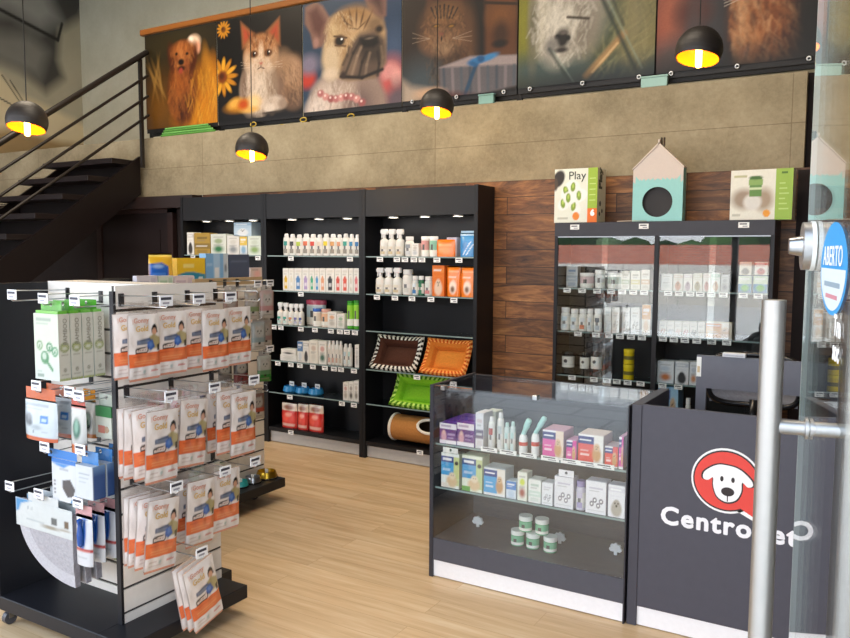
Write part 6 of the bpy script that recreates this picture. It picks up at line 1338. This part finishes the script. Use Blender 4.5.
for k, (r_, y, s, c1, c2, lab) in enumerate(cats):
    p = Pic(18, 30, c1); p.ell(.5, .66, .34, .2, '#c9c6be', .2, 0, .8); p.poly([(.2, .74), (.24, .92), (.42, .82)], '#b9b4ac', .02); p.poly([(.8, .74), (.76, .92), (.58, .82)], '#b9b4ac', .02)
    p.ell(.38, .68, .045, .03, '#222', .2); p.ell(.62, .68, .045, .03, '#222', .2); p.ell(.5, .6, .03, .018, '#6a4a44', .3); p.rect(0, .3, 1, .44, c2, .75); p.rect(0, 0, 1, .28, '#cfc9bf' if r_ != 2 else c2); p.ell(.5, .25, .1, .045, '#3a3431', .2); p.rect(.2, .12, .8, .16, '#8a857c', .6)
    t = thing('cat_toy_card', lab, 'card', (QX+s, y, cz[r_]), 0, 'cat toy cards on the rear gondola')
    t.matrix_world = Matrix.Translation((QX+s, y, cz[r_])) @ Matrix.Rotation(R(72), 4, 'Z')
    w, h = .094, .17 if r_ < 2 else .16
    cm = MB('film', c1); cm.panel((-w/2, -.004, -.02-h), (w, 0, 0), (0, 0, h), p.C, bulge=.012); bk = np.zeros((3, 3, 3)); bk[:] = C3('#c4beb6'); cm.panel((w/2, .002, -.02-h), (-w, 0, 0), (0, 0, h), bk, nrm=(0, 1, 0)); obj('card_body', cm, t)
    obj('hang_header', MB('film', '#cfc9c2').holed(-w*.4, -.02, w*.4, .014, 0, 0, .009), t)
    hook(g2, G2(QX, y, cz[r_]) @ ZP, .27 if k in (0, 1, 5) else .24, tagged=k in (0, 1, 5, 6))
# bowls on its tray
def bowl(label, px, py, r, hgt, c, mat):
    q = at(px, py, x=-3.405); t = thing('pet_bowl', label, 'bowl', (-3.40, q[1], .1485), group='pet bowls on the rear gondola base')
    obj('bowl_body', MB(mat, c).lathe([(0, 0), (r*.96, 0), (r, .006), (r*.82, hgt), (r*.78, hgt), (r*.7, .012), (0, .01)], n=24), t)
    obj('rubber_ring', MB('gloss', '#1d1d20').lathe([(r*1.0, 0), (r*1.03, .002), (r*1.02, .009), (r*.99, .01)], n=24), t)
    m = MB('matte', '#e9e4dc').box(-.012, -.002, .012, .012, .002, hgt+.012); obj('price_sticker', m, t)
bowl('gold yellow pet bowl at the far end of the low black tray', 266, 474, .072, .045, '#c9a43a', 'metal')
bowl('steel pet bowl between the teal and yellow bowls', 252, 481, .055, .04, '#a9abae', 'metal')
bowl('small teal pet bowl nearest on the low black tray', 240, 489, .05, .04, '#2f9a9c', 'gloss')
# boxes and bags on top of the rear gondola
def topbox(name, label, cat, pxl, pxr, ytop, X, pic=None, col='#ccc', side=None, d=.1, zb=1.4005, pouch=False):
    a = at(pxl, 270, x=X); b = at(pxr, 270, x=X); w = b[1]-a[1]; h = at((pxl+pxr)/2, ytop, x=X)[2]-zb
    loc = (X, a[1]+w/2, zb)
    if pouch: return single(name, label, cat, pouch_mb(w*.96, h, d, pic, col), (X-d/2, a[1]+w/2, zb), R(90))
    m = MB('matte', col).box(-w*.49, .001, 0, w*.49, d, h, side or col)
    if pic is not None: m.panel((-w*.49, 0, 0), (w*.98, 0, 0), (0, 0, h), pic)
    return single(name, label, cat, m, loc, R(90))
p = Pic(20, 24, '#e8b92a'); p.poly([(0, .68), (.45, .72), (.72, .6), (.7, 0), (0, 0)], '#1f5fc0', .02); p.rect(.1, .3, .6, .4, '#4f8ae0', .7); p.rect(0, .9, 1, 1, '#f2d96a'); p.ell(.3, .6, .2, .06, '#8fb4e8', .4)
topbox('food_bag', 'yellow and royal blue food bag on the rear gondola top', 'bag', 152, 176, 253.5, -3.64, p.C, '#c99a1c', d=.06, pouch=True)
p = Pic(26, 20, '#eec42c'); p.poly([(0, .36), (.3, .46), (.6, .46), (1, .36), (1, 0), (0, 0)], '#2a8fb0', .02); p.rect(.2, .62, .6, .78, '#f7e48a', .9)
for k in range(3): p.rect(.1+.32*k, .04, .28+.32*k, .26, '#d9e6e8')
topbox('snack_box', 'yellow and teal box beside the food bag on the rear gondola', 'box', 177, 205.5, 258, -3.68, p.C, '#d9ad24', d=.045)
p = Pic(20, 20, '#7fb2e0'); p.rect(.34, .05, .62, 1, '#a9cdec'); p.rect(.4, .2, .56, .5, '#e6eef4'); p.rect(.78, 0, 1, 1, '#c4d3dd'); p.ell(.88, .5, .06, .14, '#7a8a98', .3); p.rect(.05, .6, .28, .7, '#9cc4ea')
topbox('snack_box', 'sky blue box with pale bottle picture on the rear gondola', 'box', 206, 228.5, 253.5, -3.68, p.C, '#7fb2e0', d=.06)
p = Pic(16, 16, '#47536c'); p.rect(.1, .72, .9, .76, '#5f6c86'); p.rect(.1, .2, .6, .24, '#5a6680')
topbox('snack_box', 'slate blue plain box on the rear gondola', 'box', 229, 249.5, 254.5, -3.68, p.C, '#47536c')
p = Pic(14, 16, '#dccac4'); p.ell(.6, .5, .3, .3, '#e6b8b0', .5); p.rect(.1, .8, .7, .88, '#b09a98', .6)
topbox('leaflet_card', 'pale pink card standing at the far end of rear gondola', 'card', 250.5, 262, 267.5, -3.56, p.C, '#d8c8c2', d=.012)
fl_ = [(136.5, 157.5, '#d6d3dc', '#8a86a8', 'flat box with lilac print, left of three in a row'), (158.5, 173, '#cfdccf', '#6fae7c', 'flat box with green print, middle of three in a row'), (174.5, 194, '#dccdd0', '#a890a8', 'flat box with mauve print, right of three in a row')]
for a, b, c1, c2, lab in fl_:
    p = Pic(20, 8, c1); p.rect(.1, .3, .6, .6, c2, .5); p.rect(.66, .2, .92, .8, c2, .35); p.rect(0, .9, 1, 1, '#c2bfd0')
    topbox('flat_box', lab, 'box', a, b, 275.8, -3.535, p.C, c1, d=.035)
q = at(125, 278, x=-3.62)
single('black_case', 'flat black case at near end of the rear gondola top', 'case', MB('gloss', '#17181a').box(-.1, -.05, 0, .05, .07, .05, bev=.008).box(-.04, -.055, .016, .0, -.05, .034, '#3a3b3e'), (-3.62, 2.83, 1.4005), R(90))

# print colours darkened evenly to offset overexposure by daylight and shelf lamps
_done = set()
def tone(names, k):
    for o in list(bpy.data.objects):
        r = o
        while r.parent: r = r.parent
        if o.type == 'MESH' and r.name.split('.')[0] in names and o.data.name not in _done:
            _done.add(o.data.name); ca = o.data.color_attributes['Col'] if 'Col' in o.data.color_attributes else None
            if ca:
                a = np.empty(len(ca.data)*4, dtype=np.float32); ca.data.foreach_get('color', a); a = a.reshape(-1, 4); a[:, :3] *= k; ca.data.foreach_set('color', a.ravel())
tone({'bamboo_box', 'treat_bag', 'toy_bag', 'dental_toy_box', 'brush_card', 'blue_box', 'pet_mat_pack', 'brush_pack', 'toy_card'}, .62)
tone({'pad_pack'}, .86)
tone({'cat_toy_card'}, .62)
tone({'shampoo_bottle', 'grooming_box', 'trigger_spray_bottle', 'product_bottle', 'product_box', 'spray_bottle'}, .85)
# ================================================================== OPEN GLASS DOOR WITH PULL HANDLE
PHI = R(-11.0); DVx, DVy = math.sin(PHI), math.cos(PHI)          # from hinge towards the free edge
EX, EY = -.109, 1.346; DW = .88
dr = thing('door_1', 'frameless glass shop door standing open with a long steel pull handle', 'door', (EX, EY, 0)); dr['kind'] = 'structure'
# local axes: +x from the free edge towards the hinge, +y away from the shop side, z up; the shop-facing side is -y
dr.matrix_world = Matrix(((-DVx, DVy, 0, EX), (-DVy, -DVx, 0, EY), (0, 0, 1, 0), (0, 0, 0, 1)))
m = MB('doorglass'); m.box(.001, -.004, .015, DW, .004, 2.6); pn = obj('glass_pane', m, dr)
obj('polished_edge', MB('frost', '#c4cfc9').box(-.0015, -.004, .015, .001, .004, 2.6), pn)
HS, HO = .118, .056
hd = obj('pull_handle', MB('steel', '#b3b1ae').cyl((HS, -HO, .55), (HS, -HO, 1.535), .0165, n=28), dr)
obj('pull_bar', MB('steel', '#b3b1ae').cyl((HS, HO, .55), (HS, HO, 1.535), .0165, n=28), hd)
for z in (1.352, .99):
    obj('standoff', MB('steel', '#b0b0b0').cyl((HS, -HO+.012, z), (HS, HO-.012, z), .0105, n=18).cyl((HS, -.009, z), (HS, -.005, z), .0155, n=20).cyl((HS, .005, z), (HS, .009, z), .0155, n=20), hd)
lk = obj('lock_rose', MB('steel', '#b4b4b4').cyl((.095, -.021, 1.612), (.095, -.0055, 1.612), .034, n=32).cyl((.095, .0055, 1.612), (.095, .022, 1.612), .034, n=32), dr)
obj('lock_gasket', MB('frost', '#e9ebe8').cyl((.095, -.0105, 1.612), (.095, -.0051, 1.612), .0355, n=32), lk)
obj('lock_knob', MB('metal', '#b4b4b4').cyl((.095, -.021, 1.612), (.095, -.038, 1.612), .0150, n=24, r1=.0115), lk)
obj('hinge_patch', MB('metal', '#b8b8b8').box(DW-.14, -.016, .015, DW, .016, .07, bev=.003), dr); obj('hinge_patch', MB('metal', '#b8b8b8').box(DW-.14, -.016, 2.53, DW, .016, 2.6, bev=.003), dr)
# oval OPEN sign, sticker lettering
oz, ox = 1.583, .285; ra, rb = .105, .056
def oval(a, b, y, col):
    mm = MB('matte', col); n = 40; pts = [(ox+a*math.cos(2*PI*k/n), oz+b*math.sin(2*PI*k/n)) for k in range(n)]; mm.add([(x, y, z) for x, z in pts], [tuple(range(n))]); return mm
sg = obj('open_sticker', oval(ra, rb, -.0056, '#2f9be0'), dr)
obj('white_field', (lambda mm: mm.add([(ox+ra*.92*math.cos(a), -.0060, oz+rb*.9*math.sin(a)) for a in [R(180+180*k/20) for k in range(21)]], [tuple(range(21))]))(MB('matte', '#d6e4ec')), sg)
tx = text_mb('ABERTO', .034, 'matte', '#f2f6fa', .0002, .0002, space=1.1); k = .15/tx.w; obj('lettering', tx, sg, Matrix.Translation((ox-.078, -.0064, oz+.004)) @ Matrix.Diagonal((k, 1, 1, 1)))
obj('small_lettering', MB('matte', '#8fa6b8').box(ox-.06, -.0064, oz-.022, ox+.06, -.0061, oz-.016).box(ox-.045, -.0064, oz-.036, ox+.045, -.0061, oz-.031, '#c98a98'), sg)
for s_, z in (('Tra', 1.507), ('soc', 1.478)): obj('window_lettering', text_mb(s_, .034, 'matte', '#f4f4f4', .0009, .0002), dr, Matrix.Translation((.315, -.0058, z)))
# ================================================================== LIGHT
w = bpy.data.worlds.new('sky'); SC.world = w; w.use_nodes = True
nt = w.node_tree; bg = nt.nodes['Background']
tc = nt.nodes.new('ShaderNodeTexCoord'); sx = nt.nodes.new('ShaderNodeSeparateXYZ'); rp = nt.nodes.new('ShaderNodeValToRGB')
nt.links.new(tc.outputs['Generated'], sx.inputs[0]); nt.links.new(sx.outputs['Z'], rp.inputs[0])
rp.color_ramp.elements[0].position = .0; rp.color_ramp.elements[0].color = (.92, .95, 1, 1)
rp.color_ramp.elements[1].position = .9; rp.color_ramp.elements[1].color = (.62, .78, 1, 1)
nt.links.new(rp.outputs[0], bg.inputs[0]); bg.inputs[1].default_value = 4.2
def area(name, loc, rot, sx_, sy_, e, col=(1, 1, 1), portal=False):
    l = bpy.data.lights.new(name, 'AREA'); l.shape = 'RECTANGLE'; l.size = sx_; l.size_y = sy_; l.energy = e; l.color = col
    if portal: l.cycles.is_portal = True
    o = bpy.data.objects.new(name, l); COL.objects.link(o); o.location = loc; o.rotation_euler = rot; return o
area('shopfront_daylight', ((XL+XR)/2, YF-.02, 1.65), (R(90), 0, 0), XR-XL, 3.3, 1, portal=True)
area('added_ceiling_fill', (-2.2, 2.6, ZC-.03), (0, 0, 0), 3.0, 1.2, 120, (1, .86, .68))  # unseen fill lamp added to brighten the depth of the shop
area('added_ceiling_fill', (-5.6, 3.6, ZC-.03), (0, 0, 0), 1.6, 1.2, 110, (1, .84, .64))  # second added fill, lifts the stair and mural side
l = bpy.data.lights.new('street_sun', 'SUN'); l.energy = 9.5; l.angle = R(2); l.color = (1, .96, .9)
o = bpy.data.objects.new('street_sun', l); COL.objects.link(o); o.rotation_euler = (R(-42), 0, R(12))
SC.view_settings.view_transform = 'Standard'; SC.view_settings.look = 'None'; SC.view_settings.exposure = 0.0
SC.cycles.max_bounces = 8; SC.cycles.transparent_max_bounces = 24; SC.cycles.diffuse_bounces = 4; SC.cycles.glossy_bounces = 4
SC.cycles.sample_clamp_indirect = 8; SC.cycles.caustics_reflective = False; SC.cycles.caustics_refractive = False
